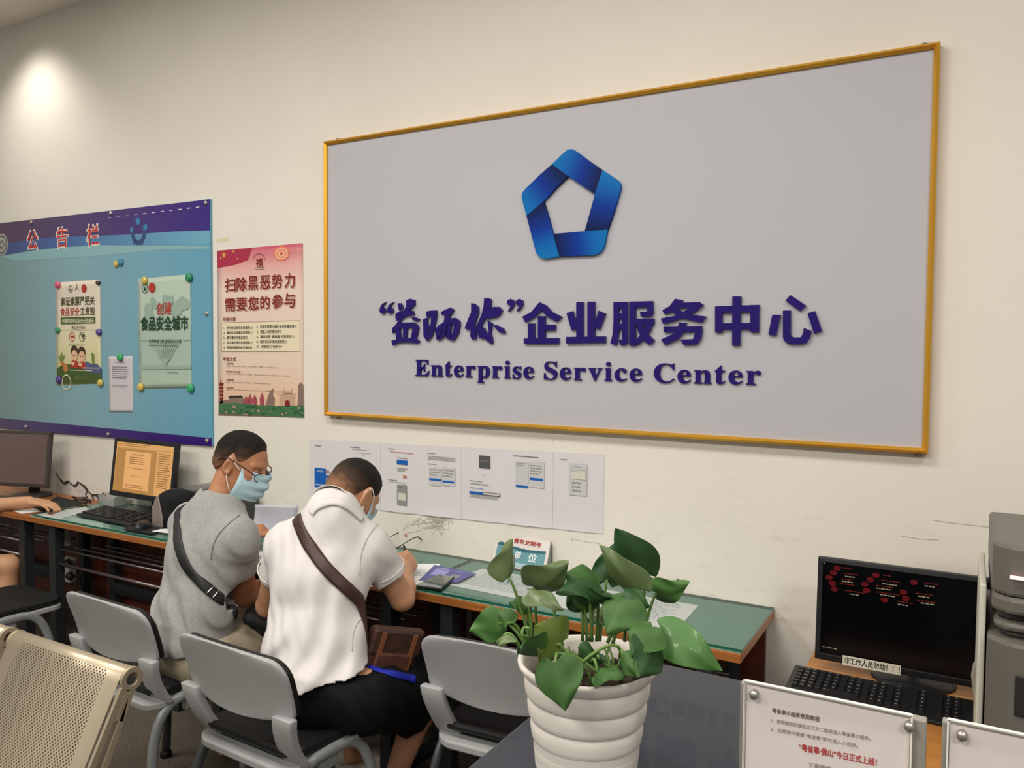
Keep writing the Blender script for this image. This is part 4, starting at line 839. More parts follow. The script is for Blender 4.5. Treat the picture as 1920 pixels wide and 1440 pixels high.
m.box(c[0] - .06, c[0] + .06, c[1] - .036, c[1] + .036, GT + .0004, GT + .003); m.build('tray_body', tm, tr)
# blue box behind the left monitor, tangled leads between the desks
q = onY(34, 906, -.06); o = MB().box(-.045, .045, -.03, .03, 0, .075).build('small_box', mat('blue_card', (36, 56, 130), rough=.5), None, (q[0], -.06, WZ), bevel=.002); tag(o, 'small blue box behind the dim brown monitor', 'box')
cb = mat('black_cable', (22, 22, 24), rough=.5)
rn = random.Random(12)
for k in range(3):
    pts = [np.array((-4.42 + .05 * k, -.05 - .02 * k, WZ + .006))]
    for j in range(7): pts.append(pts[-1] + np.array((rn.uniform(.01, .06), rn.uniform(-.035, .025), 0))); pts[-1][1] = min(pts[-1][1], -.02); pts[-1][2] = (WZ if pts[-1][0] < -4.14 else GT) + .006 + .004 * k
    o = MB().tube(pts, .0035, 6).build('cable', cb); tag(o, ('thin black lead lying nearest the wall between the two left monitors', 'black lead curling in the middle of the tangle between the left monitors', 'black lead lying lowest in the tangle between the left monitors')[k], 'cable', 'tangled leads between the left monitors')

# black inkjet printer with silver flank behind the man in grey
pr = thing('inkjet_printer', 'black inkjet printer with a silver flank behind the man in grey', 'printer', (-3.10, -.16, GT))
def arc_box(x0, x1, y0, y1, z0, z1, rise):
    m = MB(); n = 10; tops = [(y0 + (y1 - y0) * k / n, z1 - rise * (abs(2 * k / n - 1) ** 2.2)) for k in range(n + 1)]
    m.prism([(x0, y0, z0)] + [(x0, y, z) for y, z in tops] + [(x0, y1, z0)], (x1 - x0, 0, 0)); return m
m = MB(); pts = [(-3.36, GT + .001), (-3.36, GT + .10)] + [(-3.35 + .20 * (1 - math.cos(a)), GT + .105 + .095 * math.sin(a)) for a in np.linspace(0.1, PI / 2, 10)] + [(-3.08, GT + .195), (-3.0, GT + .165), (-2.94, GT + .14), (-2.93, GT + .001)]
m.prism([(x, -.30, z) for x, z in pts], (0, .27, 0)); m.build('body', mat('printer_black', (26, 26, 28), rough=.22, coat=.4), pr, bevel=.006)
m = MB(); m.prism([(x - .004, -.304, max(z - .004, GT + .001)) for x, z in pts[:6]] + [(-3.29, -.304, GT + .05), (-3.29, -.304, GT + .001)], (0, .06, 0)); m.build('silver_flank', mat('printer_silver', (176, 160, 152), rough=.3, metal=.5), pr, bevel=.004)
MB().box(-3.24, -2.98, -.310, -.301, GT + .10, GT + .135).build('paper_slot', mat('printer_dark', (12, 12, 13), rough=.5), pr)
# raised lavender paper the man in grey holds
pp = [onY(478, 946, -.26), onY(560, 948, -.18), onY(552, 1022, -.18), onY(466, 1022, -.26)]
for p in pp[2:]: p[2] = max(p[2], GT + .016)
c = sum(pp) / 4; r = thing('held_paper', 'lavender-white sheet held upright by the man in grey', 'paper', tuple(c))
MB().grid(lambda u, v: (pp[0] * (1 - u) + pp[1] * u) * (1 - v) + (pp[3] * (1 - u) + pp[2] * u) * v + np.array([0, .012 * math.sin(PI * v) * (1 - u), 0]), 8, 12).build('sheet', mat('lavender_paper', (206, 206, 218), rough=.6), r, solid=.0006)
r, P = flat('booklet', 'thick white booklet lying open under the upright lavender sheet', 'booklet', [(466, 1036), (545, 1030), (560, 1046), (462, 1056)], GT + .012, copy_w, t=.0115)

# power strip with plugs below the desk edge
q = onY(128, 1100, -.20)
ps = thing('power_strip', 'white power strip with black plugs hung upright under the left glass-topped desk', 'power strip', tuple(q))
X = onY(133, 1095, -.22)
for (x0, y0, x1, y1, nm) in ((118, 1048, 141, 1092, 'socket_block'), (122, 1000, 138, 1012, 'socket_block'), (124, 1058, 140, 1106, 'socket_block')):
    pass
wm = mat('strip_white', (176, 172, 164), rough=.5); a, b = onY(120, 1042, -.22), onY(142, 1090, -.22)
MB().box(a[0], b[0], -.255, -.215, b[2], a[2]).build('housing', wm, ps, bevel=.004)
for px, py in ((126, 1056), (131, 1080)):
    q = onY(px, py, -.26); MB().ell(q, .026, .02, .022).build('plug', cb, ps); MB().tube([q, q + np.array([.03, -.01, .03]), q + np.array([.06, .02, -.02]), q + np.array([.05, .05, -.12])], .004, 6).build('lead', cb, ps)
a = onY(127, 1004, -.2); MB().box(a[0] - .03, a[0] + .03, -.24, -.20, a[2] - .05, a[2] + .04).build('adapter', wm, ps, bevel=.003)

# ------------------------------------------------------------------ staff desk with copier at the right
sd = thing('staff_desk', 'orange wooden staff desk under the black monitor at the right', 'desk', (.1, -.4, 0))
MB().box(-.388, 1.2, -.80, -.004, SDZ - .028, SDZ).build('desktop', mat('honey_wood', (176, 118, 58), rough=.4, var=.15, scale=3, stretch=(1.5, 12, 20)), sd, bevel=.002)
MB().box(-.38, -.36, -.78, -.02, 0, SDZ - .029).build('side_panel', redwood, sd); MB().box(1.16, 1.18, -.78, -.02, 0, SDZ - .029).build('side_panel', redwood, sd); MB().box(-.36, 1.16, -.06, -.04, .25, SDZ - .029).build('modesty_panel', redwood, sd); MB().box(-.36, 1.16, -.79, -.77, SDZ - .10, SDZ - .029).build('apron', mat('honey_wood', (176, 118, 58)), sd)
cp = thing('laser_printer', 'tall grey office printer at the right edge in front of the monitor', 'printer', (.30, -.62, SDZ))
cg = mat('copier_grey', (104, 100, 92), rough=.45, var=.04, scale=10); cd = mat('copier_dark', (70, 66, 60), rough=.5); cw = mat('copier_white', (212, 208, 194), rough=.5)
PX = onY(1858, 1100, -.62)[0]; zt = onY(1858, 1022, -.62)[2]
def zz(py, px=1880): return onY(px, py, -.82)[2]
def shell(x0, x1, y0, y1, z0, z1, mt, nm, ch=.02):
    m = MB(); o = [(x0 + ch, y0), (x1, y0), (x1, y1), (x0, y1), (x0, y0 + ch)]; m.prism([(x, y, z0) for x, y in o], (0, 0, z1 - z0)); m.build(nm, mt, cp, bevel=.008)
YF = -.82; xl = onY(1860, 1100, YF)[0]; xl2 = onY(1848, 1300, YF)[0]
shell(xl, xl + .5, YF, -.42, zz(1118), zz(1022), cg, 'document_feeder', .03); shell(xl + .001, xl + .5, YF - .006, -.42, zz(1150), zz(1119), cg, 'scanner_lid', .03)
shell(xl + .010, xl + .5, YF + .02, -.42, zz(1166), zz(1151), cd, 'gap_strip'); shell(xl + .006, xl + .5, YF + .004, -.42, zz(1184), zz(1167), cg, 'control_band'); shell(xl + .014, xl + .5, YF + .02, -.42, zz(1198), zz(1185), cd, 'lower_gap')
shell(xl2, xl2 + .52, YF - .02, -.42, SDZ + .001, zz(1199), cg, 'cabinet', .04)
MB().box(xl2 + .05, xl2 + .5, YF - .024, YF - .018, zz(1330), zz(1255)).build('paper_recess', mat('recess_dark', (34, 32, 29), rough=.6), cp, bevel=.004)
MB().box(xl2 - .016, xl2 - .003, YF + .05, -.45, SDZ + .001, zz(1112)).build('side_plate', cw, cp, bevel=.003)
a = onY(1893, 1081, YF - .004); MB().box(a[0], a[0] + .12, YF - .012, YF - .005, a[2] - .003, a[2] + .003).build('status_light', mat('status_glow', (230, 190, 180), emit=(255, 205, 190), estr=1.2), cp)
q = [onY(1840, 1238, -.60), onY(1830, 1245, -.60), onY(1826, 1265, -.60), onY(1829, 1300, -.60), onY(1836, 1345, -.60), onY(1845, 1372, -.60)]
q = [np.array((p[0] , -.60, max(p[2], SDZ + .005))) for p in q]; o = MB().tube(q, .006, 8).build('cable', mat('cable_grey', (140, 138, 128), rough=.5)); tag(o, 'grey cable curving down beside the tall grey printer', 'cable')

# ------------------------------------------------------------------ granite counter and partition boards in front
CZ = .95
ct = thing('granite_counter', 'dark speckled granite counter carrying the potted plant', 'counter', (-.52, -1.8, 0))
def granite():
    m = mat('dark_granite', (48, 50, 58), rough=.28, var=.55, scale=420, detail=2, coat=.2); return m
x0 = onZ(985, 1350, CZ)[0]; y1 = onZ(1390, 1275, CZ)[1]; xr = onZ(1712, 1357, CZ)[0]
MB().box(x0, xr, -2.6, y1, CZ - .035, CZ).build('countertop', granite(), ct, bevel=.003)
MB().box(x0 + .03, xr - .01, -2.6, y1 - .03, 0, CZ - .036).build('counter_body', mat('counter_grey', (70, 70, 74), rough=.5), ct)
cardm = onZ(940, 1428, CZ)
o = MB().box(-.006, .006, -.035, .035, 0, .004).build('card_strip', mat('card_white', (196, 196, 200)), None, (onZ(975, 1434, CZ)[0], onZ(975, 1434, CZ)[1], CZ + .0004)); o.rotation_euler[2] = 1.1; tag(o, 'thin pale strip lying on the granite at the foot of the pot', 'strip')
PYY = -1.60
def partition(pxl, pxr, label):
    a, b = onY(*pxl, PYY), onY(*pxr, PYY); o = MB().box(a[0], b[0], PYY, PYY + .016, CZ + .0005 if a[0] < -.1 else 0, a[2]).build('partition_board', mat('partition_grey', (150, 146, 136), rough=.6, var=.04, scale=20), bevel=.002); return tag(o, label, 'partition', 'low partition boards')
partition((1388, 1279), (1738, 1345), 'grey partition board with the red-lettered acrylic notice')
partition((1767, 1352), (2300, 1455), 'grey partition board with the blank acrylic notice in the right corner')
pclear = bpy.data.materials.new('acrylic_face'); pclear.use_nodes = True
nt = pclear.node_tree; nt.nodes.remove(nt.nodes['Principled BSDF']); t1 = nt.nodes.new('ShaderNodeBsdfTransparent'); t1.inputs[0].default_value = (.97, .97, .96, 1); t2 = nt.nodes.new('ShaderNodeBsdfGlossy'); t2.inputs['Roughness'].default_value = .08; mx = nt.nodes.new('ShaderNodeMixShader'); mx.inputs[0].default_value = .05
nt.links.new(t1.outputs[0], mx.inputs[1]); nt.links.new(t2.outputs[0], mx.inputs[2]); nt.links.new(mx.outputs[0], nt.nodes['Material Output'].inputs[0])
def acrylic(pxl, pxr, label, w=None, hgt=.19):
    Yf = PYY - .014; a, b = onY(*pxl, Yf), onY(*pxr, Yf); x0, x1 = a[0], b[0]; z1 = a[2]; z0 = z1 - hgt
    r = thing('acrylic_notice', label, 'notice', ((x0 + x1) / 2, Yf, z0), group='acrylic notices on the partition')
    MB().poly([(x0, Yf, z0), (x1, Yf, z0), (x1, Yf, z1), (x0, Yf, z1)]).build('acrylic_face', pclear, r)
    MB().box(x0 + .002, x1 - .002, Yf + .006, Yf + .007, z0 + .002, z1 - .002).build('paper', mat('notice_paper', (236, 226, 222), rough=.6), r)
    ed = mat('acrylic_edge_glint', (240, 238, 228), rough=.3); m = MB()  # diffuse white strips: light caught by the plate edges, put into the colour
    m.box(x0, x1, Yf, Yf + .006, z1 - .0015, z1 + .001); m.box(x0 - .001, x0 + .001, Yf, Yf + .006, z0, z1); m.box(x1 - .001, x1 + .001, Yf, Yf + .006, z0, z1); m.build('edge_glint', ed, r)
    return r, x0, x1, z0, z1, Yf
def standoff(r, px, py, Yf):
    q = onY(px, py, Yf); MB().lathe([(0, Yf - .006), (.0055, Yf - .0055), (.0065, Yf - .003), (.0065, Yf + .0), (.005, Yf + .0135)], (q[0], 0, q[2]), 16, axis='y').build('standoff', mat('standoff_steel', (176, 170, 162), rough=.3, metal=.8), r)
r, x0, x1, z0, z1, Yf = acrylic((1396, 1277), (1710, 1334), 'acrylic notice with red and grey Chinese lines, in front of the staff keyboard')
for p in ((1414, 1302), (1705, 1362)): standoff(r, *p, Yf)
g = MB()
def q2n(x, y): return (1240 + x / 2.8235, 980 + y / 2.8235)
def rown(s, x0, y0, x1, y1, h, mi, bo=.012, sl=0):
    Yt = Yf + .0052; a, b = onY(*q2n(x0, y0), Yt), onY(*q2n(x1, y1), Yt); hh = abs(onY(*q2n(x0, y0 + h), Yt)[2] - a[2])
    u = b - a; L = np.linalg.norm(u); put_text(g, s, (a[0], Yt, a[2] - hh), u / L, (0, 0, 1), L, hh, mi, bo, sl)
rown('粤省事小程序使用教程', 588, 980, 838, 1028, 26, 0, .02); rown('1、使用微信扫描右边下方二维码进入粤省事小程序。', 582, 1035, 1108, 1132, 22, 1); rown('2、在搜索中搜索“粤省事”即可进入小程序。', 580, 1080, 1042, 1170, 22, 1)
rown('“粤省事·佛山”今日正式上线！', 730, 1168, 1140, 1250, 38, 2, .035); rown('下滑继续', 775, 1268, 900, 1290, 30, 1)
g.build('print', [mat('notice_black', (110, 96, 92)), mat('notice_grey', (158, 146, 142)), mat('notice_red', (190, 70, 74))], r)
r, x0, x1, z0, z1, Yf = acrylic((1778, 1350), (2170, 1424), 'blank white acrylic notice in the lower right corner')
standoff(r, 1804, 1379, Yf)
# ------------------------------------------------------------------ training chairs
cgrey = mat('chair_grey', (164, 165, 165), rough=.42, var=.04, scale=6, bump=.03, bscale=300)
cblack = mat('chair_black', (17, 17, 18), rough=.5, bump=.08, bscale=250)
legm = mat('leg_grey', (150, 154, 154), rough=.35, metal=.25)
legd = mat('leg_slate', (78, 82, 84), rough=.4, metal=.25)
HB = .236
def back_pt(u, v, dy=0.0, inset=0.0):
    """u across, v up the backrest; dy towards the sitter"""
    s = 2 * u - 1; hw = HB - inset - .012 * (1 - v)
    rc = .055; top = .772 - inset * .6 + .016 * (1 - s * s); bot = .588 + inset * .6 - .016 * (1 - s * s)
    z = bot + (top - bot) * v
    d = top - z
    if d < rc: hw -= rc - math.sqrt(max(0, rc * rc - (rc - d) ** 2))
    d2 = z - bot
    if d2 < .02: hw -= .02 - math.sqrt(max(0, .02 ** 2 - (.02 - d2) ** 2))
    x = s * hw; y = -.205 - .055 * v ** 1.3 - .030 * (1 - s * s) + dy
    return (x, y, z)
def vv(k, n): t = k / (n - 1); return .5 - .5 * math.cos(PI * t)
def shell_slab(m, d0, d1, inset=0.0, nu=22, nv=16):
    A = [[back_pt(i / (nu - 1), vv(j, nv), d0, inset) for j in range(nv)] for i in range(nu)]; B = [[back_pt(i / (nu - 1), vv(j, nv), d1, inset) for j in range(nv)] for i in range(nu)]
    V = [p for r in A for p in r] + [p for r in B for p in r]; n = nu * nv; F = []
    for i in range(nu - 1):
        for j in range(nv - 1): a = i * nv + j; F += [(a, a + 1, a + nv + 1, a + nv), (n + a, n + a + nv, n + a + nv + 1, n + a + 1)]
    ring = [i * nv for i in range(nu)] + [(nu - 1) * nv + j for j in range(1, nv)] + [i * nv + nv - 1 for i in range(nu - 2, -1, -1)] + [j for j in range(nv - 2, 0, -1)]
    for a, b in zip(ring, ring[1:] + ring[:1]): F.append((a, b, b + n, a + n))
    m.add(V, F, 0, True); return m
def seat_outline(hx, y0, y1, r, n=6):
    pts = []
    for cx, cy, a0 in ((hx - r, y0 + r, -PI / 2), (hx - r, y1 - r, 0), (-hx + r, y1 - r, PI / 2), (-hx + r, y0 + r, PI)):
        for k in range(n + 1): a = a0 + PI / 2 * k / n; pts.append((cx + r * math.cos(a), cy + r * math.sin(a)))
    return pts
def make_chair(label):
    t = thing('training_chair', label, 'chair', group='grey and black training chairs')
    o = shell_slab(MB(), 0, .012).build('backrest_shell', cgrey, t, local=True, bevel=.003)
    shell_slab(MB(), .0125, .034, .006).build('backrest_cushion', cblack, t, local=True, bevel=.006)
    o = seat_outline(.20, -.20, .21, .06); m = MB(); m.prism([(x, y, .447 + .02 * abs(y / .2) ** 3 * (y < 0)) for x, y in o], (0, 0, .026)); m.build('seat_cushion', cblack, t, local=True, bevel=.010)
    o = seat_outline(.212, -.215, .205, .06); m = MB(); m.prism([(x, y, .424 - .016 * (1 - (x / .212) ** 2)) for x, y in o], (0, 0, .022)); m.build('seat_shell', cgrey, t, local=True, bevel=.004)
    for s in (-1, 1):
        m = MB(); rows = []
        for k in range(8):
            q = k / 7; z = .604 - .17 * q ** .9; y = -.228 + .075 * q ** 1.6; xc = s * (.205 - .030 * q); hw = .038 - .004 * q + .010 * q ** 3
            rows.append([(xc - hw, y - .008, z), (xc + hw, y - .008, z), (xc + hw, y + .020, z), (xc - hw, y + .020, z)])
        V = [p for r in rows for p in r]; F = [(k * 4 + j, k * 4 + (j + 1) % 4, (k + 1) * 4 + (j + 1) % 4, (k + 1) * 4 + j) for k in range(7) for j in range(4)] + [(3, 2, 1, 0), (28, 29, 30, 31)]
        m.add(V, F, 0, True); m.build('back_bracket', cgrey, t, local=True, bevel=.004)
        x = s * .200; path = []
        for k in range(25):
            q = k / 24; a = PI * (1 - q); yy = .185 * (math.copysign(abs(math.cos(a)) ** .55, math.cos(a))); zz = .012 + .425 * math.sin(a) ** .62
            path.append((x + s * .035 * (1 - zz / .44), yy - .045, zz))
        MB().tube(path, .0165, 12, flat=(.8, 1.1)).build('leg_loop', legm if s > 0 else legd, t, local=True)
        MB().obox((s * .186, -.045, .400), (.014, 0, 0), (0, .035, 0), (0, 0, .022)).build('leg_clamp', legm, t, local=True, bevel=.006)
        for yy in (-.23, .14): MB().lathe([(0, 0), (.022, 0), (.022, .018), (.016, .026)], (s * .235, yy, 0), 14).build('foot_cap', cblack, t, local=True)
    return t
ch = make_chair('grey training chair, empty, at the left under the shelf rods next to the man in grey')
def set_chair(o, x, y, rz, label): o.location = (x, y, 0); o.rotation_euler = (0, 0, math.radians(rz)); o['label'] = label
spots = [(-2.50, -.86, -2, 'grey training chair under the man in the grey shirt, second from the left'), (-1.81, -.93, -3, 'grey training chair under the man in the white shirt'),
         (-1.20, -.545, 4, 'empty grey training chair pushed under the desk beside the potted plant'), (-3.79, -.80, 0, 'grey training chair at the far left, only its black seat edge in view')]
for k, sp_ in enumerate(spots): set_chair(ch if k == 0 else copy_tree(ch), *sp_)

# ------------------------------------------------------------------ perforated steel waiting bench
bsteel = mat('champagne_steel', (184, 170, 146), rough=.36, metal=.55, var=.03, scale=5)
def perforated():
    m = mat('perforated_steel', (184, 170, 146), rough=.38, metal=.5); nt = m.node_tree; b = nt.nodes['Principled BSDF']
    uv = nt.nodes.new('ShaderNodeUVMap'); sep = nt.nodes.new('ShaderNodeSeparateXYZ'); nt.links.new(uv.outputs[0], sep.inputs[0])
    def mth(op, a, b_=None, v=None):
        n = nt.nodes.new('ShaderNodeMath'); n.operation = op; nt.links.new(a, n.inputs[0])
        if b_ is not None: nt.links.new(b_, n.inputs[1])
        if v is not None: n.inputs[1].default_value = v
        return n.outputs[0]
    P = .0125
    gx = mth('MULTIPLY', sep.outputs[0], None, 1 / P); gy = mth('MULTIPLY', sep.outputs[1], None, 1 / (P * .5)); row = mth('FLOOR', gy); par = mth('MODULO', mth('ABSOLUTE', row), None, 2.0)
    gx2 = mth('ADD', gx, mth('MULTIPLY', par, None, .5)); fx = mth('SUBTRACT', mth('FRACT', gx2), None, .5); fy = mth('MULTIPLY', mth('SUBTRACT', mth('FRACT', gy), None, .5), None, .5)
    d = mth('SQRT', mth('ADD', mth('MULTIPLY', fx, fx), mth('MULTIPLY', fy, fy))); hole = mth('LESS_THAN', d, None, .215)
    def win(o, lo, hi): return mth('MULTIPLY', mth('GREATER_THAN', o, None, lo), mth('LESS_THAN', o, None, hi))
    inside = mth('MULTIPLY', win(sep.outputs[0], .055, .445), win(sep.outputs[1], .055, .50)); fac = mth('MULTIPLY', hole, inside)
    tr = nt.nodes.new('ShaderNodeBsdfTransparent'); mx = nt.nodes.new('ShaderNodeMixShader'); nt.links.new(fac, mx.inputs[0]); nt.links.new(b.outputs[0], mx.inputs[1]); nt.links.new(tr.outputs[0], mx.inputs[2]); nt.links.new(mx.outputs[0], nt.nodes['Material Output'].inputs[0])
    return m
PERF = perforated()
BX1, BY, BZ = -1.785, -1.505, .800
bench = thing('waiting_bench', 'champagne perforated steel waiting bench in the lower left foreground', 'bench', (BX1 - .5, BY - .2, 0))
def bench_prof(s):
    """arc length s down the sheet from behind the top tube"""
    R = .027
    if s < .06: a = PI * .62 - (s / .06) * PI * .95; return (BY + R * math.cos(a) * 1.0, BZ + R * math.sin(a))
    s -= .06; y0, z0 = BY + R * math.cos(PI * .62 - PI * .95), BZ + R * math.sin(PI * .62 - PI * .95)
    a = math.radians(27); c = .00
    y, z = y0 - .004, z0
    if s < .44: return (y - math.sin(a) * s + .035 * math.sin(PI * s / .44) * 0, z - math.cos(a) * s)
    return (y - math.sin(a) * .44 - (s - .44), z - math.cos(a) * .44 - .05 * math.sin((s - .44) * 3))
def bench_prof(s):
    R = .027; a = math.radians(27)
    th0, th1 = math.radians(-20), math.radians(180 - 27)
    L0 = R * (th1 - th0)
    if s < L0: th = th0 + s / R; return (BY + R * math.cos(th), BZ + R * math.sin(th))
    y0, z0 = BY + R * math.cos(th1), BZ + R * math.sin(th1); s -= L0
    if s < .38: return (y0 - math.sin(a) * s, z0 - math.cos(a) * s)
    y1, z1 = y0 - math.sin(a) * .38, z0 - math.cos(a) * .38; s -= .38; r = .06; w = min(s / r, PI / 2 - a - .05)
    y = y1 - r * (math.cos(a) - math.cos(a + w)) * 1.0 ; y = y1 - r * (math.cos(a) * 0 + (math.sin(a + w) - math.sin(a)) * 0) - r * (math.cos(a) - math.cos(a + w)); z = z1 - r * (math.sin(a + w) - math.sin(a))
    rest = s - r * w
    if rest > 0: y -= rest * math.sin(a + w); z -= rest * math.cos(a + w)
    return (y, z)
for k in range(2):
    x1 = BX1 - .012 - k * .548; x0 = x1 - .492; m = MB(); nu, nv = 3, 60; S = .95
    for i in range(nu):
        for j in range(nv): y, z = bench_prof(S * j / (nv - 1)); m.v.append((x0 + (x1 - x0) * i / (nu - 1), y, z))
    for i in range(nu - 1):
        for j in range(nv - 1): m.f.append((i * nv + j, i * nv + j + 1, (i + 1) * nv + j + 1, (i + 1) * nv + j)); m.m.append(0); m.sm.append(True)
    o = m.build('seat_sheet', PERF, bench, fixn=False); uvl = o.data.uv_layers.new(name='UVMap')
    for lp in o.data.loops: vi = lp.vertex_index; uvl.data[lp.index].uv = (.5 * (vi // nv) / (nu - 1), S * (vi % nv) / (nv - 1) - .02)
    md = o.modifiers.new('thickness', 'SOLIDIFY'); md.thickness = .002; md.offset = 0
    for xe in (x0 - .010, x1 + .002):
        # end bracket: a flat ring at the top running down into a slotted bar
        m = MB(); R0, R1 = .030, .016; t = .010; n = 28
        for d0, d1 in ((0, t),):
            V = []
            for xx in (xe, xe + t):
                for rr in (R0, R1): V += [(xx, BY + rr * math.cos(2 * PI * q / n), BZ + rr * math.sin(2 * PI * q / n)) for q in range(n)]
            F = []
            for q in range(n):
                q2_ = (q + 1) % n; F += [(q, q2_, n + q2_, n + q), (2 * n + q, 3 * n + q, 3 * n + q2_, 2 * n + q2_), (q, 2 * n + q, 2 * n + q2_, q2_), (n + q, n + q2_, 3 * n + q2_, 3 * n + q)]
            m.add(V, F)
        a = math.radians(27); dn = np.array((0, -math.sin(a), -math.cos(a))); bk = np.array((0, math.cos(a), -math.sin(a))); o0 = np.array((xe, BY, BZ))
        for off0, off1, s0, s1 in ((-.022, -.008, .024, .50), (.006, .020, .024, .50), (-.008, .006, .024, .10)):
            m.prism([o0 + bk * off0 + dn * s0, o0 + bk * off1 + dn * s0, o0 + bk * (off1 * 1.6 + .012) + dn * s1, o0 + bk * (off0 * 1.6 + .008) + dn * s1], (t, 0, 0))
        m.build('end_bracket', bsteel, bench, bevel=.0015)
bb_ = bench_prof(.95)
MB().box(BX1 - 1.6, BX1 + .02, bb_[0] + .12, bb_[0] + .20, bb_[1] - .12, bb_[1] - .06).build('beam', legd, bench)
for x in (BX1 - .28, BX1 - 1.3): MB().tube([(x, bb_[0] + .16, bb_[1] - .10), (x, bb_[0] + .16, .03)], .025, 10).build('leg', legd, bench); MB().tube([(x, bb_[0] - .15, .02), (x, bb_[0] + .16, .04), (x, bb_[0] + .42, .02)], .018, 10).build('foot', legd, bench)

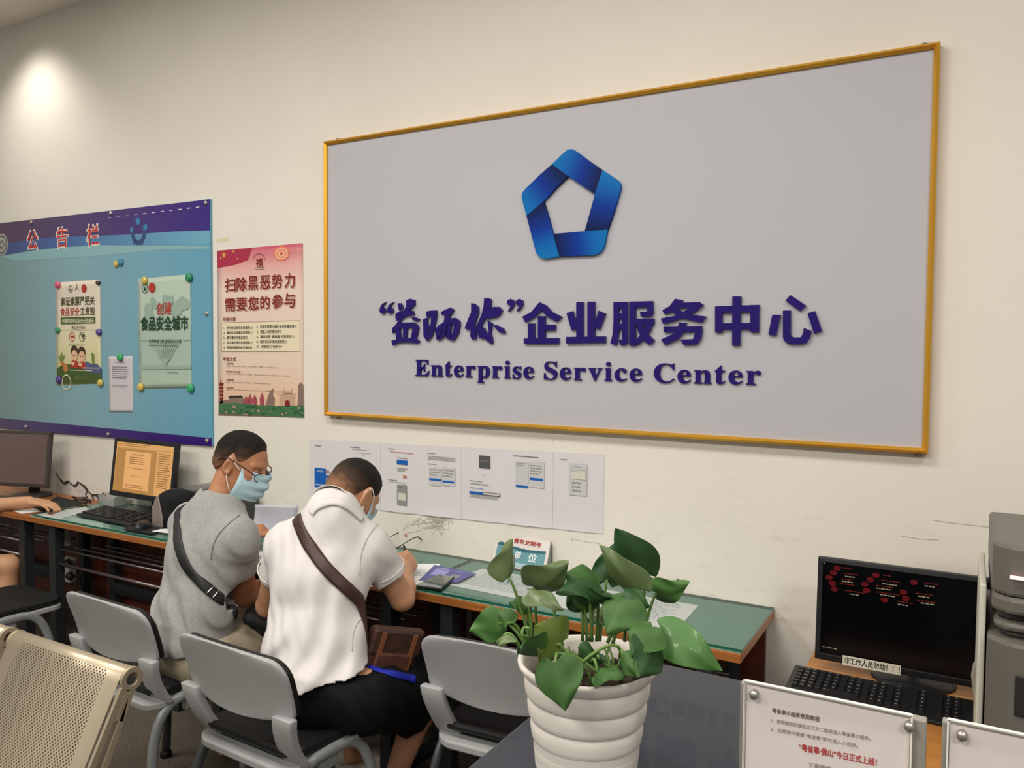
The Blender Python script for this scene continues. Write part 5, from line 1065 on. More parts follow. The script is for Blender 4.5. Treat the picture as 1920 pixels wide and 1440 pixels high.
# ------------------------------------------------------------------ people: smooth bodies grown from blended limbs
class Field:
    def __init__(s, lo, hi, h):
        s.lo = np.array(lo, float); s.h = h; s.n = np.ceil((np.array(hi) - s.lo) / h).astype(int) + 1
        s.ax = [s.lo[i] + h * np.arange(s.n[i]) for i in range(3)]; s.D = np.full(tuple(s.n), .05, np.float32)
    def _sl(s, lo, hi, m):
        i0 = np.maximum(0, np.floor((np.array(lo) - m - s.lo) / s.h).astype(int)); i1 = np.minimum(s.n, np.ceil((np.array(hi) + m - s.lo) / s.h).astype(int) + 1)
        if (i1 <= i0).any(): return None
        return tuple(slice(a, b) for a, b in zip(i0, i1))
    def _xyz(s, sl): return s.ax[0][sl[0]][:, None, None], s.ax[1][sl[1]][None, :, None], s.ax[2][sl[2]][None, None, :]
    @staticmethod
    def _cone(X, Y, Z, a, b, ra, rb):
        d = b - a; L2 = max(d @ d, 1e-12); px, py, pz = X - a[0], Y - a[1], Z - a[2]
        t = np.clip((px * d[0] + py * d[1] + pz * d[2]) / L2, 0, 1)
        return np.sqrt((px - t * d[0]) ** 2 + (py - t * d[1]) ** 2 + (pz - t * d[2]) ** 2) - (ra + (rb - ra) * t)
    @staticmethod
    def _ell(X, Y, Z, c, r, A):
        px, py, pz = X - c[0], Y - c[1], Z - c[2]; q = [(px * A[i][0] + py * A[i][1] + pz * A[i][2]) for i in range(3)]
        k0 = np.sqrt(sum((q[i] / r[i]) ** 2 for i in range(3))); k1 = np.sqrt(sum((q[i] / r[i] ** 2) ** 2 for i in range(3))) + 1e-9
        return k0 * (k0 - 1) / k1
    def _apply(s, sl, d, k, op):
        D = s.D[sl]
        if op == 'u':
            if k > 0: h = np.maximum(k - np.abs(D - d), 0) / k; r = np.minimum(D, d) - h * h * k * .25
            else: r = np.minimum(D, d)
        else:
            d = -d
            if k > 0: h = np.maximum(k - np.abs(D - d), 0) / k; r = np.maximum(D, d) + h * h * k * .25
            else: r = np.maximum(D, d)
        s.D[sl] = r
    def cone(s, a, b, ra, rb=None, k=.02, op='u'):
        a, b = np.array(a, float), np.array(b, float); rb = ra if rb is None else rb; m = .05 + max(k, 0)
        sl = s._sl(np.minimum(a - ra, b - rb), np.maximum(a + ra, b + rb), m)
        if sl: s._apply(sl, s._cone(*s._xyz(sl), a, b, ra, rb), k, op)
        return s
    def chain(s, P, R, k=.02, op='u'):
        for i in range(len(P) - 1): s.cone(P[i], P[i + 1], R[i], R[i + 1], k, op)
        return s
    def ell(s, c, r, A=((1, 0, 0), (0, 1, 0), (0, 0, 1)), k=.02, op='u'):
        c = np.array(c, float); m = max(r); sl = s._sl(c - m, c + m, .05 + max(k, 0))
        if sl: s._apply(sl, s._ell(*s._xyz(sl), c, r, A), k, op)
        return s
    def bump(s, fn):
        idx = np.nonzero(np.abs(s.D) < .03); P = [s.ax[i][idx[i]] for i in range(3)]; s.D[idx] += fn(*P).astype(np.float32); return s
    def cut(s, p, n, k=0.0, lo=None, hi=None):
        """remove everything on the side n of point p (only inside the box lo..hi if given)"""
        n = np.array(n, float) / np.linalg.norm(n); sl = s._sl(lo, hi, 0) if lo is not None else tuple(slice(0, q) for q in s.n)
        X, Y, Z = s._xyz(sl); d = (X - p[0]) * n[0] + (Y - p[1]) * n[1] + (Z - p[2]) * n[2]; s.D[sl] = np.maximum(s.D[sl], d); return s
    def mesh(s):
        D = s.D; S = D < 0; nx, ny, nz = D.shape
        cnt = np.zeros((nx - 1, ny - 1, nz - 1), np.int8); C8 = [(i, j, k) for i in (0, 1) for j in (0, 1) for k in (0, 1)]
        for i, j, k in C8: cnt += S[i:nx - 1 + i, j:ny - 1 + j, k:nz - 1 + k]
        act = (cnt > 0) & (cnt < 8); I = np.argwhere(act); idx = np.full(act.shape, -1, np.int32); idx[act] = np.arange(len(I))
        acc = np.zeros((len(I), 3)); num = np.zeros(len(I))
        for a in C8:
            for ax in range(3):
                if a[ax]: continue
                b = list(a); b[ax] = 1
                va = D[I[:, 0] + a[0], I[:, 1] + a[1], I[:, 2] + a[2]]; vb = D[I[:, 0] + b[0], I[:, 1] + b[1], I[:, 2] + b[2]]
                m = (va < 0) != (vb < 0); t = va[m] / (va[m] - vb[m]); p = np.tile(np.array(a, float), (m.sum(), 1)); p[:, ax] = t; acc[m] += p; num[m] += 1
        V = s.lo + s.h * (I + acc / num[:, None]); Q = []
        for ax in range(3):
            o = [q for q in range(3) if q != ax]; sl0 = [slice(1, -1)] * 3; sl0[ax] = slice(0, -1); sl1 = list(sl0); sl1[ax] = slice(1, None)
            A, B = S[tuple(sl0)], S[tuple(sl1)]; E = np.argwhere(A != B); 
            if not len(E): continue
            pos = E + np.array([0 if q == ax else 1 for q in range(3)]); sign = A[tuple(E.T)]
            def cell(d1, d2): c = pos.copy(); c[:, o[0]] -= d1; c[:, o[1]] -= d2; return idx[tuple(c.T)]
            q = np.stack([cell(1, 1), cell(0, 1), cell(0, 0), cell(1, 0)], 1); flip = sign if ax != 1 else ~sign; q[~flip] = q[~flip][:, ::-1]; Q.append(q)
        Q = np.concatenate(Q); return V, Q[(Q >= 0).all(1)]
def field_obj(name, fld, m, parent=None, loc=None, smooth=1):
    V, Q = fld.mesh()
    for _ in range(smooth):                     # one gentle relaxation over quad edges
        acc = np.zeros_like(V); n = np.zeros(len(V))
        for a in range(4): i, j = Q[:, a], Q[:, (a + 1) % 4]; np.add.at(acc, i, V[j]); np.add.at(acc, j, V[i]); np.add.at(n, i, 1); np.add.at(n, j, 1)
        V = V * .5 + .5 * acc / np.maximum(n, 1)[:, None]
    org = np.array(loc if loc is not None else (parent.location if parent else (0, 0, 0)), float)
    me = bpy.data.meshes.new(name); me.vertices.add(len(V)); me.vertices.foreach_set('co', (V - org).ravel().astype(np.float32))
    me.loops.add(Q.size); me.loops.foreach_set('vertex_index', Q.ravel().astype(np.int32)); me.polygons.add(len(Q))
    me.polygons.foreach_set('loop_start', np.arange(0, Q.size, 4, dtype=np.int32)); me.polygons.foreach_set('use_smooth', np.ones(len(Q), bool)); me.update(calc_edges=True)
    for q in (m if isinstance(m, (list, tuple)) else [m]): me.materials.append(q)
    o = bpy.data.objects.new(name, me); COL.objects.link(o)
    if parent is not None: o.parent = parent
    elif loc is not None: o.location = loc
    o_v = V; return o, V, Q
def unit(v): v = np.array(v, float); return v / np.linalg.norm(v)
def rot(v, ax, ang): v, ax = np.array(v, float), unit(ax); return v * math.cos(ang) + np.cross(ax, v) * math.sin(ang) + ax * (ax @ v) * (1 - math.cos(ang))
def hand(f, W, D, N, side, curls, spread=6, thumb=(.6, .75, .25), tcurl=15, s=1.0):
    """palm, four unequal fingers and a thumb; D along the fingers, N out of the palm"""
    W, D, N = np.array(W, float), unit(D), np.array(N, float); N = unit(N - D * (N @ D)); A = np.cross(D, N) * side
    f.ell(W + D * .048 * s, (.050 * s, .039 * s, .0155 * s), (D, A, N), .015)
    f.cone(W + D * .03 * s + A * .022 * s + N * .008 * s, W + D * .05 * s + A * .026 * s + N * .008 * s, .014 * s, .012 * s, .012)
    lens = [(.044, .026, .021), (.048, .030, .022), (.045, .028, .022), (.035, .021, .019)]
    for i in range(4):
        K = W + D * (.090 - .004 * abs(i - 1) - (.006 if i == 3 else 0)) * s + A * (.030 - .0195 * i) * s
        f.cone(W + D * .02 * s + A * (.016 - .011 * i) * s, K, .012 * s, .0108 * s, .012)
        d = rot(D, N, math.radians((1.5 - i) * spread) * (1 if side > 0 else -1)); p = K; ax = np.cross(d, N); r = .0098 if i < 3 else .0084; ang = 0
        for j in range(3):
            ang += math.radians(curls[i][j]); q = p + rot(d, ax, ang) * lens[i][j] * s; f.cone(p, q, r * (1 - .08 * j) * s, r * (1 - .08 * (j + 1)) * s, .004); p = q
    b = W + D * .022 * s + A * .026 * s; d = unit(D * thumb[0] + A * thumb[1] + N * thumb[2]); p = b; ax = unit(np.cross(d, N * .6 - A * .8)); ang = 0
    for j, L in enumerate((.042, .032, .025)):
        q = p + rot(d, ax, ang) * L * s; f.cone(p, q, (.0145, .0115, .0100)[j] * s, (.0115, .0100, .0085)[j] * s, .008); p = q; ang += math.radians(tcurl)
def head(f, C, F, U, neck, k=.016, s=1.0):
    F = unit(F); U = np.array(U, float); U = unit(U - F * (F @ U)); R = np.cross(F, U); A = (F, U, R)
    P = lambda a, b, c: np.array(C) + (F * a + U * b + R * c) * s
    f.ell(P(-.012, .035, 0), (.098 * s, .086 * s, .076 * s), A, k); f.ell(P(.030, -.030, 0), (.062 * s, .085 * s, .060 * s), A, .03)
    for c in (-1, 1):
        f.cone(P(-.004, -.055, c * .050), P(.056, -.094, c * .016), .018 * s, .016 * s, .02); f.ell(P(.058, -.018, c * .036), (.028 * s, .030 * s, .024 * s), A, .02)
        f.cone(P(.080, .030, c * .012), P(.070, .030, c * .044), .011 * s, .010 * s, .014); f.ell(P(.092, .010, c * .032), (.012 * s, .010 * s, .016 * s), A, .008, 's'); f.ell(P(.077, .008, c * .032), (.012 * s, .012 * s, .012 * s), A, .002)
        e = P(-.012, -.004, c * .079); ea = (unit(F * .92 - U * .0 - R * c * .4), unit(U * .97 - F * .22), unit(R * c * .92 + F * .4)); f.ell(e, (.019 * s, .034 * s, .008 * s), ea, .006); f.ell(e + R * c * .006 * s + F * .004 * s, (.011 * s, .020 * s, .006 * s), ea, .005, 's'); f.cone(e + F * .008 * s - U * .022 * s, e + F * .010 * s - U * .028 * s, .008 * s, .006 * s, .005)
    f.cone(P(.088, .016, 0), P(.112, -.026, 0), .008 * s, .0125 * s, .012); f.cone(P(.098, -.030, -.012), P(.098, -.030, .012), .0085 * s, .0085 * s, .008)
    f.cone(P(.092, -.060, -.018), P(.092, -.060, .018), .008 * s, .008 * s, .008); f.ell(P(.074, -.098, 0), (.022 * s, .018 * s, .024 * s), A, .016)
    f.cone(P(-.030, -.045, 0), neck, .055 * s, .053 * s, .03)
    return P, A
def hair(C, A, P, h, line, infl=.010, noise=.002, s=1.0, fade=.05):
    lo = np.array(C) - .15; f = Field(lo, lo + .30, h); F, U, R = A
    f.ell(P(-.012, .035, 0), (.098 * s, .086 * s, .076 * s), A, 0); f.ell(P(-.05, -.015, 0), (.055 * s, .06 * s, .062 * s), A, .02)
    def infl_fn(X, Y, Z):
        px, py, pz = X - C[0], Y - C[1], Z - C[2]; a = px * F[0] + py * F[1] + pz * F[2]; b = px * U[0] + py * U[1] + pz * U[2]; c = px * R[0] + py * R[1] + pz * R[2]
        t = np.clip((b - line(a, c)) / fade, 0, 1); n = np.sin(a * 330 + 2 * np.sin(c * 260)) * np.sin(b * 370 + c * 220) + .6 * np.sin(c * 520 + a * 410)
        return -(.0004 + infl * t * t * (3 - 2 * t)) - noise * n * t
    f.bump(infl_fn)
    X, Y, Z = f._xyz(tuple(slice(0, q) for q in f.n)); px, py, pz = X - C[0], Y - C[1], Z - C[2]; a = px * F[0] + py * F[1] + pz * F[2]; b = px * U[0] + py * U[1] + pz * U[2]; c = px * R[0] + py * R[1] + pz * R[2]
    f.D = np.maximum(f.D, (line(a, c) - b).astype(np.float32)); f.D = np.maximum(f.D, (-(np.sqrt((a + .012) ** 2 + (b - .035) ** 2 + c ** 2) - .055)).astype(np.float32)); return f
def hairline(front=.078, side=.012, back=-.062):
    def fn(a, c):
        s_ = 1 / (1 + np.exp(-(a - .045) / .008)); base = back + (side - back) * np.clip((a + .095) / .085, 0, 1)
        ear = .028 * np.exp(-((a + .012) / .020) ** 2)
        return base + ear + (front - .016 * (np.abs(c) / .07) ** 2 - side) * s_
    return fn
def skin_mat(nm, rgb): 
    m = mat(nm, rgb, rough=.5, var=.06, scale=30, bump=.05, bscale=500, spec=.4); m.node_tree.nodes['Principled BSDF'].inputs['Subsurface Weight'].default_value = .08; m.node_tree.nodes['Principled BSDF'].inputs['Subsurface Radius'].default_value = (.012, .005, .003); return m
def hair_mat(nm, dark, stub, org, U, lo, hi):
    """short hair: the clipped lower part lets the scalp show"""
    m = gradmat(nm, org + np.array(U) * lo, org + np.array(U) * hi, [(.22, stub), (.50, tuple((a * .6 + b * .4) for a, b in zip(dark, stub))), (.85, dark)], rough=.7, wob=.35, wscale=60, spec=.2, bump=.9); return m
def folds(amp, d1, f1, d2, f2, ph=0.0, soft=1.0):
    d1, d2 = unit(d1), unit(d2)
    def fn(X, Y, Z):
        a = X * d1[0] + Y * d1[1] + Z * d1[2]; b = X * d2[0] + Y * d2[1] + Z * d2[2]
        return amp * (np.sin(f1 * a + 1.6 * np.sin(f2 * b + ph) + ph) + .6 * np.sin(.53 * f1 * a - 1.3 * f2 * b + 2 * ph + 1.1 * np.sin(9 * Z + ph))) * soft
    return fn
def ribbon(name, pts, w, th, m, parent, surf, off=.004, extra_pre=(), extra_post=(), n=60):
    """strap lying on the surface `surf` (a BVH) along the line where it is seen, plus free points before and after"""
    P = []; Nn = []
    C0 = Vector(CAMP)
    # spline through picture points
    Q = []
    for i in range(len(pts) - 1):
        p0, p1, p2, p3 = (np.array(pts[max(i - 1, 0)], float), np.array(pts[i], float), np.array(pts[i + 1], float), np.array(pts[min(i + 2, len(pts) - 1)], float))
        for t in np.linspace(0, 1, 9, endpoint=False): Q.append(.5 * (2 * p1 + (p2 - p0) * t + (2 * p0 - 5 * p1 + 4 * p2 - p3) * t * t + (3 * p1 - p0 - 3 * p2 + p3) * t ** 3))
    Q.append(np.array(pts[-1], float)); last = None
    for q in Q:
        d = Vector(ray(*q)).normalized(); hit, nr, _, dist = surf.ray_cast(C0, d)
        if hit is None: continue
        if nr.dot(d) > 0: nr = -nr
        if last is not None and (hit - last).length > .12: continue
        last = hit; P.append(np.array(hit)); Nn.append(np.array(nr))
    for p in reversed(extra_pre): 
        loc, nr, _, _ = surf.find_nearest(Vector(p)); P.insert(0, np.array(loc)); Nn.insert(0, np.array(nr))
    for p in extra_post: loc, nr, _, _ = surf.find_nearest(Vector(p)); P.append(np.array(loc)); Nn.append(np.array(nr))
    P = np.array(P); Nn = np.array(Nn)
    for _ in range(6):
        P[1:-1] = P[1:-1] * .5 + (P[:-2] + P[2:]) * .25; Nn[1:-1] = Nn[1:-1] * .4 + (Nn[:-2] + Nn[2:]) * .3
    V = []
    for i in range(len(P)):
        t = unit(P[min(i + 1, len(P) - 1)] - P[max(i - 1, 0)]); nn = unit(Nn[i] - t * (Nn[i] @ t)); b = np.cross(t, nn)
        lift = off
        for e in (-1, -.5, 0, .5, 1):
            c = P[i] + b * w / 2 * e
            loc, nr, _, _ = surf.find_nearest(Vector(c)); c = np.array(loc); V.append(c + nn * (off + .002 * (1 - abs(e))))
    k = len(P); V = np.array(V).reshape(k, 5, 3)
    for _ in range(3): V[1:-1] = V[1:-1] * .5 + (V[:-2] + V[2:]) * .25
    F = [(i * 5 + j, i * 5 + j + 1, (i + 1) * 5 + j + 1, (i + 1) * 5 + j) for i in range(k - 1) for j in range(4)]
    mb = MB(); mb.add(V.reshape(-1, 3), F, 0, True); return mb.build(name, m, parent, solid=th, fixn=False), P
def bvh_of(VQ): V, Q = VQ; return BVHTree.FromPolygons([tuple(v) for v in V], [tuple(map(int, q)) for q in Q])
def shoe(name, heel, toe, m, sole_m, parent, s=1.0):
    heel, toe = np.array(heel, float), np.array(toe, float); d = unit(toe - heel); L = np.linalg.norm(toe - heel); u = np.array((0, 0, 1.0)); b = np.cross(d, u)
    lo = np.minimum(heel, toe) - .08; hi = np.maximum(heel, toe) + .08; lo[2] = -.004; hi[2] = .16; f = Field(lo, hi, .004); z = np.array((0, 0, 1.0))
    f.cone(heel + d * .03 + z * .045, heel + d * L * .62 + z * .040, .036, .040, .02); f.ell(heel + d * (L - .055) + z * .034, (.062, .045, .032), (d, b, u), .03); f.cone(heel + d * .045 + z * .06, heel + d * .055 + z * .105, .034, .036, .02)
    f.cone(heel + d * .05 + z * .10, heel + d * .05 + z * .16, .028, .03, .004, 's'); f.cut((0, 0, .018), (0, 0, -1)); o, V, Q = field_obj(name, f, m, parent)
    n = 24; pts = []
    for k in range(n): a = 2 * PI * k / n; pts.append(heel + d * (L / 2 + (L / 2 + .004) * math.cos(a)) + b * .045 * math.copysign(abs(math.sin(a)) ** .7, math.sin(a)) * (1 if math.cos(a) > 0 else .86))
    mb = MB(); mb.prism([(p[0], p[1], .001) for p in pts], (0, 0, .024)); s_ = mb.build('sole', sole_m, None, local=True); s_.parent = o
    s_.data.transform(Matrix.Translation(-Vector(parent.location) - o.location if False else -Vector(parent.location)))
    lm = MB()
    for k in range(4):
        c = heel + d * (.085 + .022 * k) + z * (.098 - .010 * k); lm.tube([c - b * .022 - z * .01, c + z * .002, c + b * .022 - z * .01], .003, 6)
    l_ = lm.build('laces', m, None, local=True); l_.parent = o; l_.data.transform(Matrix.Translation(-Vector(parent.location)))
    return o
V3 = lambda *a: np.array(a, float)
def mid(a, b, t): return V3(*a) * (1 - t) + V3(*b) * t
HK = .004
# ---------- the man in the grey T-shirt
S1 = skin_mat('skin_tan', (178, 124, 90)); C1 = onY(454, 871, -.68); F1 = unit((.88, .26, -.36)); U1 = unit((.30, .12, .93))
J = dict(ls=V3(-2.550, -.730, .972), rs=V3(-2.232, -.780, .962), le=V3(-2.67, -.56, .765), lw=V3(-2.690, -.345, .835), re=V3(-2.325, -.670, .700), rw=V3(-2.10, -.48, .795), nb=V3(-2.372, -.745, 1.06), pel=V3(-2.375, -.865, .545), wa=V3(-2.38, -.845, .70), chs=V3(-2.378, -.80, .88), lh=V3(-2.46, -.84, .538), rh=V3(-2.285, -.845, .538), lk=V3(-2.56, -.44, .50), rk=V3(-2.24, -.43, .50), la=V3(-2.52, -.50, .09), ra=V3(-2.30, -.46, .09))
def torso(f, J, R, F, g=0.0, k=.06):
    up = unit(J['chs'] - J['pel']); B = unit(F - up * (F @ up)); Rr = np.cross(B, up); A = (Rr, B, up)
    f.ell(J['pel'], (.152 + g, .114 + g, .115 + g), A, k); f.ell(J['wa'], (.160 + g, .112 + g, .13 + g), A, k); f.ell(J['chs'] + B * .012, (.160 + g, .112 + g, .155 + g), A, k)
    f.cone(J['ls'] + Rr * .035 - up * .02, J['rs'] - Rr * .035 - up * .02, .050 + g, .050 + g, k)
    for s_ in ('ls', 'rs'): f.cone(J['nb'] - up * .035, J[s_] - up * .006, .066 + g, .044 + g, .05); f.cone(J['chs'] - up * .02, J[s_] - up * .03, .085 + g, .050 + g, .05)
    return A
def body(J, C, F, U, TF, h=HK, hands=(), feet=True, lo=(-.55, -.35), hi=(.55, .75), hs=1.0):
    P0 = J['pel']; pts = np.array(list(J.values()) + [C]); f = Field(pts.min(0) - .20, pts.max(0) + .22, h)
    torso(f, J, None, TF, -.034)
    for a, b, c in (('ls', 'le', 'lw'), ('rs', 're', 'rw')):
        f.chain([J[a], mid(J[a], J[b], .5), J[b]], [.044, .046, .041], .02); f.chain([J[b], mid(J[b], J[c], .3), J[c]], [.041, .042, .027], .015)
    for a, b, c in (('lh', 'lk', 'la'), ('rh', 'rk', 'ra')):
        f.chain([J[a], mid(J[a], J[b], .5), J[b]], [.088, .075, .054], .03); f.chain([J[b], mid(J[b], J[c], .3) , J[c]], [.053, .055, .036], .02); d = unit(V3(*TF) * V3(1, 1, 0)); f.cone(J[c] - V3(0, 0, .04), J[c] + d * .13 - V3(0, 0, .055), .034, .026, .02)
    P, A = head(f, C, F, U, J['nb'], s=hs)
    for hd in hands: hand(f, *hd)
    return f, P, A
TF1 = unit((.12, .96, .2))
f, P1, A1 = body(J, C1, F1, U1, TF1, hands=[(J['lw'], (.95, .12, .12), (.1, .5, -.85), -1, [(4, 6, 6), (28, 30, 20), (40, 40, 25), (48, 45, 30)], 5, (.5, .8, .2), 12),
                                            (J['rw'], (.5, .8, -.1), (0, -.1, -1), 1, [(15, 20, 15)] * 4, 5)], hs=.96)
p1, Vb1, Qb1 = field_obj('person', f, S1, loc=tuple(J['pel']))
tag(p1, 'seated man in grey T-shirt with glasses, blue mask and black cross-body strap', 'person', 'men seated at the desks')
hl = hairline(.086, .020, -.066)
hf = hair(C1, A1, P1, .0025, hl, .0075, .0008, .96)
field_obj('hair', hf, hair_mat('hair_black', (26, 23, 21), (140, 100, 74), C1 - J['pel'], A1[1] * .93 - A1[0] * .36, .005, .110), p1)
def shirt(J, TF, cuffs, hem, neck, g=.008, h=.005, col=None, fold=(), nk=.074, sl=(.050, .068), nt=.06):
    pts = np.array([J[k] for k in ('ls', 'rs', 'pel', 'nb', 'le', 're')]); f = Field(pts.min(0) - .22, pts.max(0) + .20, h); A = torso(f, J, None, TF, g, .07); up_ = unit(J['nb'] - J['chs']); f.cone(J['chs'] + up_ * .02, J['nb'] - up_ * .012, .108, .068, .06)
    for a, b, t in cuffs: f.chain([J[a], mid(J[a], J[b], t + .12)], [sl[0] + .004, sl[1]], .035)
    for fn in fold: f.bump(fn)
    for a, b, t in cuffs:
        q = mid(J[a], J[b], t); d = unit(J[b] - J[a]); f.cut(q, d, 0, q - .115, q + .115); f.cone(q - d * .03, q + d * .2, sl[1] - .016, sl[1] - .008, 0, 's')
    f.cut(hem[0], hem[1]); nd = unit(neck - J['nb']); f.cone(J['nb'] + nd * .010, J['nb'] + nd * .25, nk, nk + .03, .008, 's'); return f, A
grey = mat('heather_grey_cotton', (150, 150, 147), rough=.85, var=.10, scale=90, detail=6, bump=.12, bscale=500, sheen=.2)
f, AT1 = shirt(J, TF1, [('ls', 'le', .55), ('rs', 're', .52)], ((-2.35, -.86, .585), (0.05, .12, -1)), C1 + (P1(-.03, -.06, 0) - C1), fold=[folds(.0014, (1, 0, .5), 125, (.2, 0, 1), 28, .4), lambda X, Y, Z: np.clip((1.02 - Z) / .25, .2, 1.2) * folds(.0038, (.8, .2, .55), 82, (1, 0, -.4), 22, 1.7)(X, Y, Z), lambda X, Y, Z: -.010 * np.exp(-((Z - .60) / .05) ** 2) * (1 + np.sin(26 * X + 9 * Z))], nk=.070)
sh1, Vs1, Qs1 = field_obj('t_shirt', f, grey, p1); bv1 = bvh_of((Vs1, Qs1))
q = mid(J['rs'], J['re'], .515); d = unit(J['re'] - J['rs']); e1 = unit(np.cross(d, V3(0, 0, 1))); e2 = np.cross(d, e1); MB().tube([q - d * .018 + (e1 * math.cos(w) + e2 * math.sin(w)) * .0700 for w in np.linspace(0, 2 * PI, 36, endpoint=False)], .0016, 6, closed=True).build('cuff_seam', grey, p1)
seam_g = mat('seam_grey', (112, 112, 110), rough=.9)
ribbon('shoulder_seam', [(450, 966), (432, 980), (412, 1000), (400, 1022), (396, 1050)], .0035, .0008, seam_g, p1, bv1, .0012)
beige = mat('beige_cotton', (160, 148, 126), rough=.85, var=.05, scale=30, bump=.1, bscale=300)
def shorts(J, m, parent, t_end=.92, r=(.108, .100, .096), h=.006, fold=(), TF=None, extra=None):
    pts = np.array([J[k] for k in ('lh', 'rh', 'lk', 'rk', 'pel')]); f = Field(pts.min(0) - .22, pts.max(0) + .18, h); up = unit(J['chs'] - J['pel']); B = unit(TF - up * (TF @ up)); A = (np.cross(B, up), B, up)
    f.ell(J['pel'] - V3(0, 0, .015), (.152, .116, .10), A, .05)
    for a, b in (('lh', 'lk'), ('rh', 'rk')): f.chain([J[a], mid(J[a], J[b], .5), mid(J[a], J[b], t_end + .1)], list(r), .05)
    if extra: extra(f)
    for fn in fold: f.bump(fn)
    for a, b in (('lh', 'lk'), ('rh', 'rk')): q = mid(J[a], J[b], t_end); d = unit(J[b] - J[a]); f.cut(q, d, 0, q - .14, q + .14); f.cone(q - d * .05, q + d * .1, r[2] - .016, r[2] - .008, 0, 's')
    f.cut((J['pel'][0], J['pel'][1], J['pel'][2] + .075), (0, 0, 1)); f.cut((0, 0, .472), (0, 0, -1), 0, J['pel'] - .25, J['pel'] + V3(.25, .02, .25))
    return field_obj('shorts', f, m, parent)
shorts(J, beige, p1, .95, fold=[folds(.003, (0, 1, .3), 100, (1, 0, 0), 30, .3)], TF=TF1)
# face mask: pleated sheet over nose and chin, ear loops, glasses
maskm = mat('mask_blue', (176, 206, 216), rough=.8, bump=.05, bscale=600); loopm = mat('mask_loop', (236, 230, 222), rough=.7); bodyb = bvh_of((Vb1, Qb1))
def face_mask(P, A, parent, bodyb, band):
    F, U, R = A
    def fn(u, v):
        c = (2 * u - 1); b = .008 - .118 * v; w = .066 + .008 * math.sin(PI * v); a = .131 - .090 * abs(c) ** 1.7 - .034 * max(0, v - .45) ** 1.3 - .016 * max(0, .2 - v) + .005 * (1 - abs(c)) * math.sin(v * 6 * PI) * (1 - abs(c) * .3) - (.02 * max(0, v - .6) * (1 - abs(c)))
        return P(a, b, c * w)
    mk = MB().grid(fn, 21, 31).build('face_mask', maskm, parent, solid=.0015, fixn=False)
    for c in (-1, 1):
        m = MB()
        for v, e in ((.06, (.008, .026)), (.86, (-.002, -.034))):
            u = 1 if c > 0 else 0; s_ = np.array(fn(u, v)); t_ = P(e[0], e[1], c * .082); q = [s_ * (1 - k / 6) + t_ * k / 6 + R * c * .006 * math.sin(PI * k / 6) for k in range(7)]
            back = [P(-.012, .034, c * .084), P(-.026, .010, c * .080), P(-.020, -.02, c * .078)] if v < .5 else []
            m.tube(q + back, .0019, 6)
        o = m.build('ear_loop', loopm, None, local=True); o.parent = mk; o.data.transform(Matrix.Translation(-Vector(parent.location)))
    m = MB(); q = [np.array(fn(.15 + .7 * k / 8, .02)) + F * .002 for k in range(9)]; m.tube(q, .0022, 6); o = m.build('nose_wire', maskm, None, local=True); o.parent = mk; o.data.transform(Matrix.Translation(-Vector(parent.location)))
    return mk
face_mask(P1, A1, p1, bodyb, None)
gm = mat('dark_bronze_frame', (70, 40, 34), rough=.3, metal=.3); gl1 = thing('eyeglasses', 'x', 'glasses'); 
del gl1['category']; del gl1['label']; gl1.parent = p1
def rel(o, q): return [tuple(np.array(p) - np.array(q.location)) for p in o]
for c in (-1, 1):
    m = MB(); m.tube([P1(.102 - .012 * (math.cos(t) < 0) * 0 - .10 * (.020 * math.cos(t)) * c * 0 - .006 * abs(math.cos(t)), -.006 + .017 * math.sin(t), c * .034 + .022 * math.cos(t)) for t in np.linspace(0, 2 * PI, 24, endpoint=False)], .0017, 6, closed=True); m.v = rel(m.v, p1); o = m.build('lens_rim', gm, gl1, local=True)
    m = MB(); m.tube([P1(.095, .002, c * .058), P1(.085, .012, c * .074), P1(.03, .024, c * .084), P1(-.015, .032, c * .086), P1(-.040, .022, c * .083), P1(-.056, .004, c * .080)], [.0022, .0022, .002, .002, .0026, .003], 6); m.v = rel(m.v, p1); m.build('temple', gm, gl1, local=True)
m = MB(); m.tube([P1(.100, .0, -.012), P1(.108, .003, 0), P1(.100, .0, .012)], .0016, 6); m.v = rel(m.v, p1); m.build('bridge', gm, gl1, local=True)
# cross-body bag of the man in grey
strapb = mat('strap_black', (30, 30, 30), rough=.6, bump=.15, bscale=900)
bag1 = thing('crossbody_bag', 'black cross-body bag with wide strap over the grey T-shirt', 'bag', (-2.20, -.70, .62), group='cross-body bags')
ribbon('strap', [(349, 922), (338, 940), (333, 970), (334, 1005), (340, 1035), (352, 1062), (371, 1086), (392, 1106), (414, 1124), (436, 1142), (452, 1152)], .036, .003, strapb, bag1, bv1, .005, extra_pre=[(-2.50, -.64, 1.02), (-2.52, -.70, 1.05)], extra_post=[(-2.20, -.78, .66)])
for a, b in (((386, 1113), (398, 1100)), ((396, 1122), (408, 1108))):
    q = []
    for t in np.linspace(0, 1, 5): 
        d = Vector(ray(a[0] + (b[0] - a[0]) * t, a[1] + (b[1] - a[1]) * t)).normalized(); hit, nr, _, _ = bv1.ray_cast(Vector(CAMP), d)
        if hit is not None: q.append(np.array(hit) + np.array(nr if nr.dot(d) < 0 else -nr) * .010)
    if len(q) > 1: MB().tube(q, .002, 6).build('slider', mat('chrome', (210, 210, 210), rough=.15, metal=1), bag1)
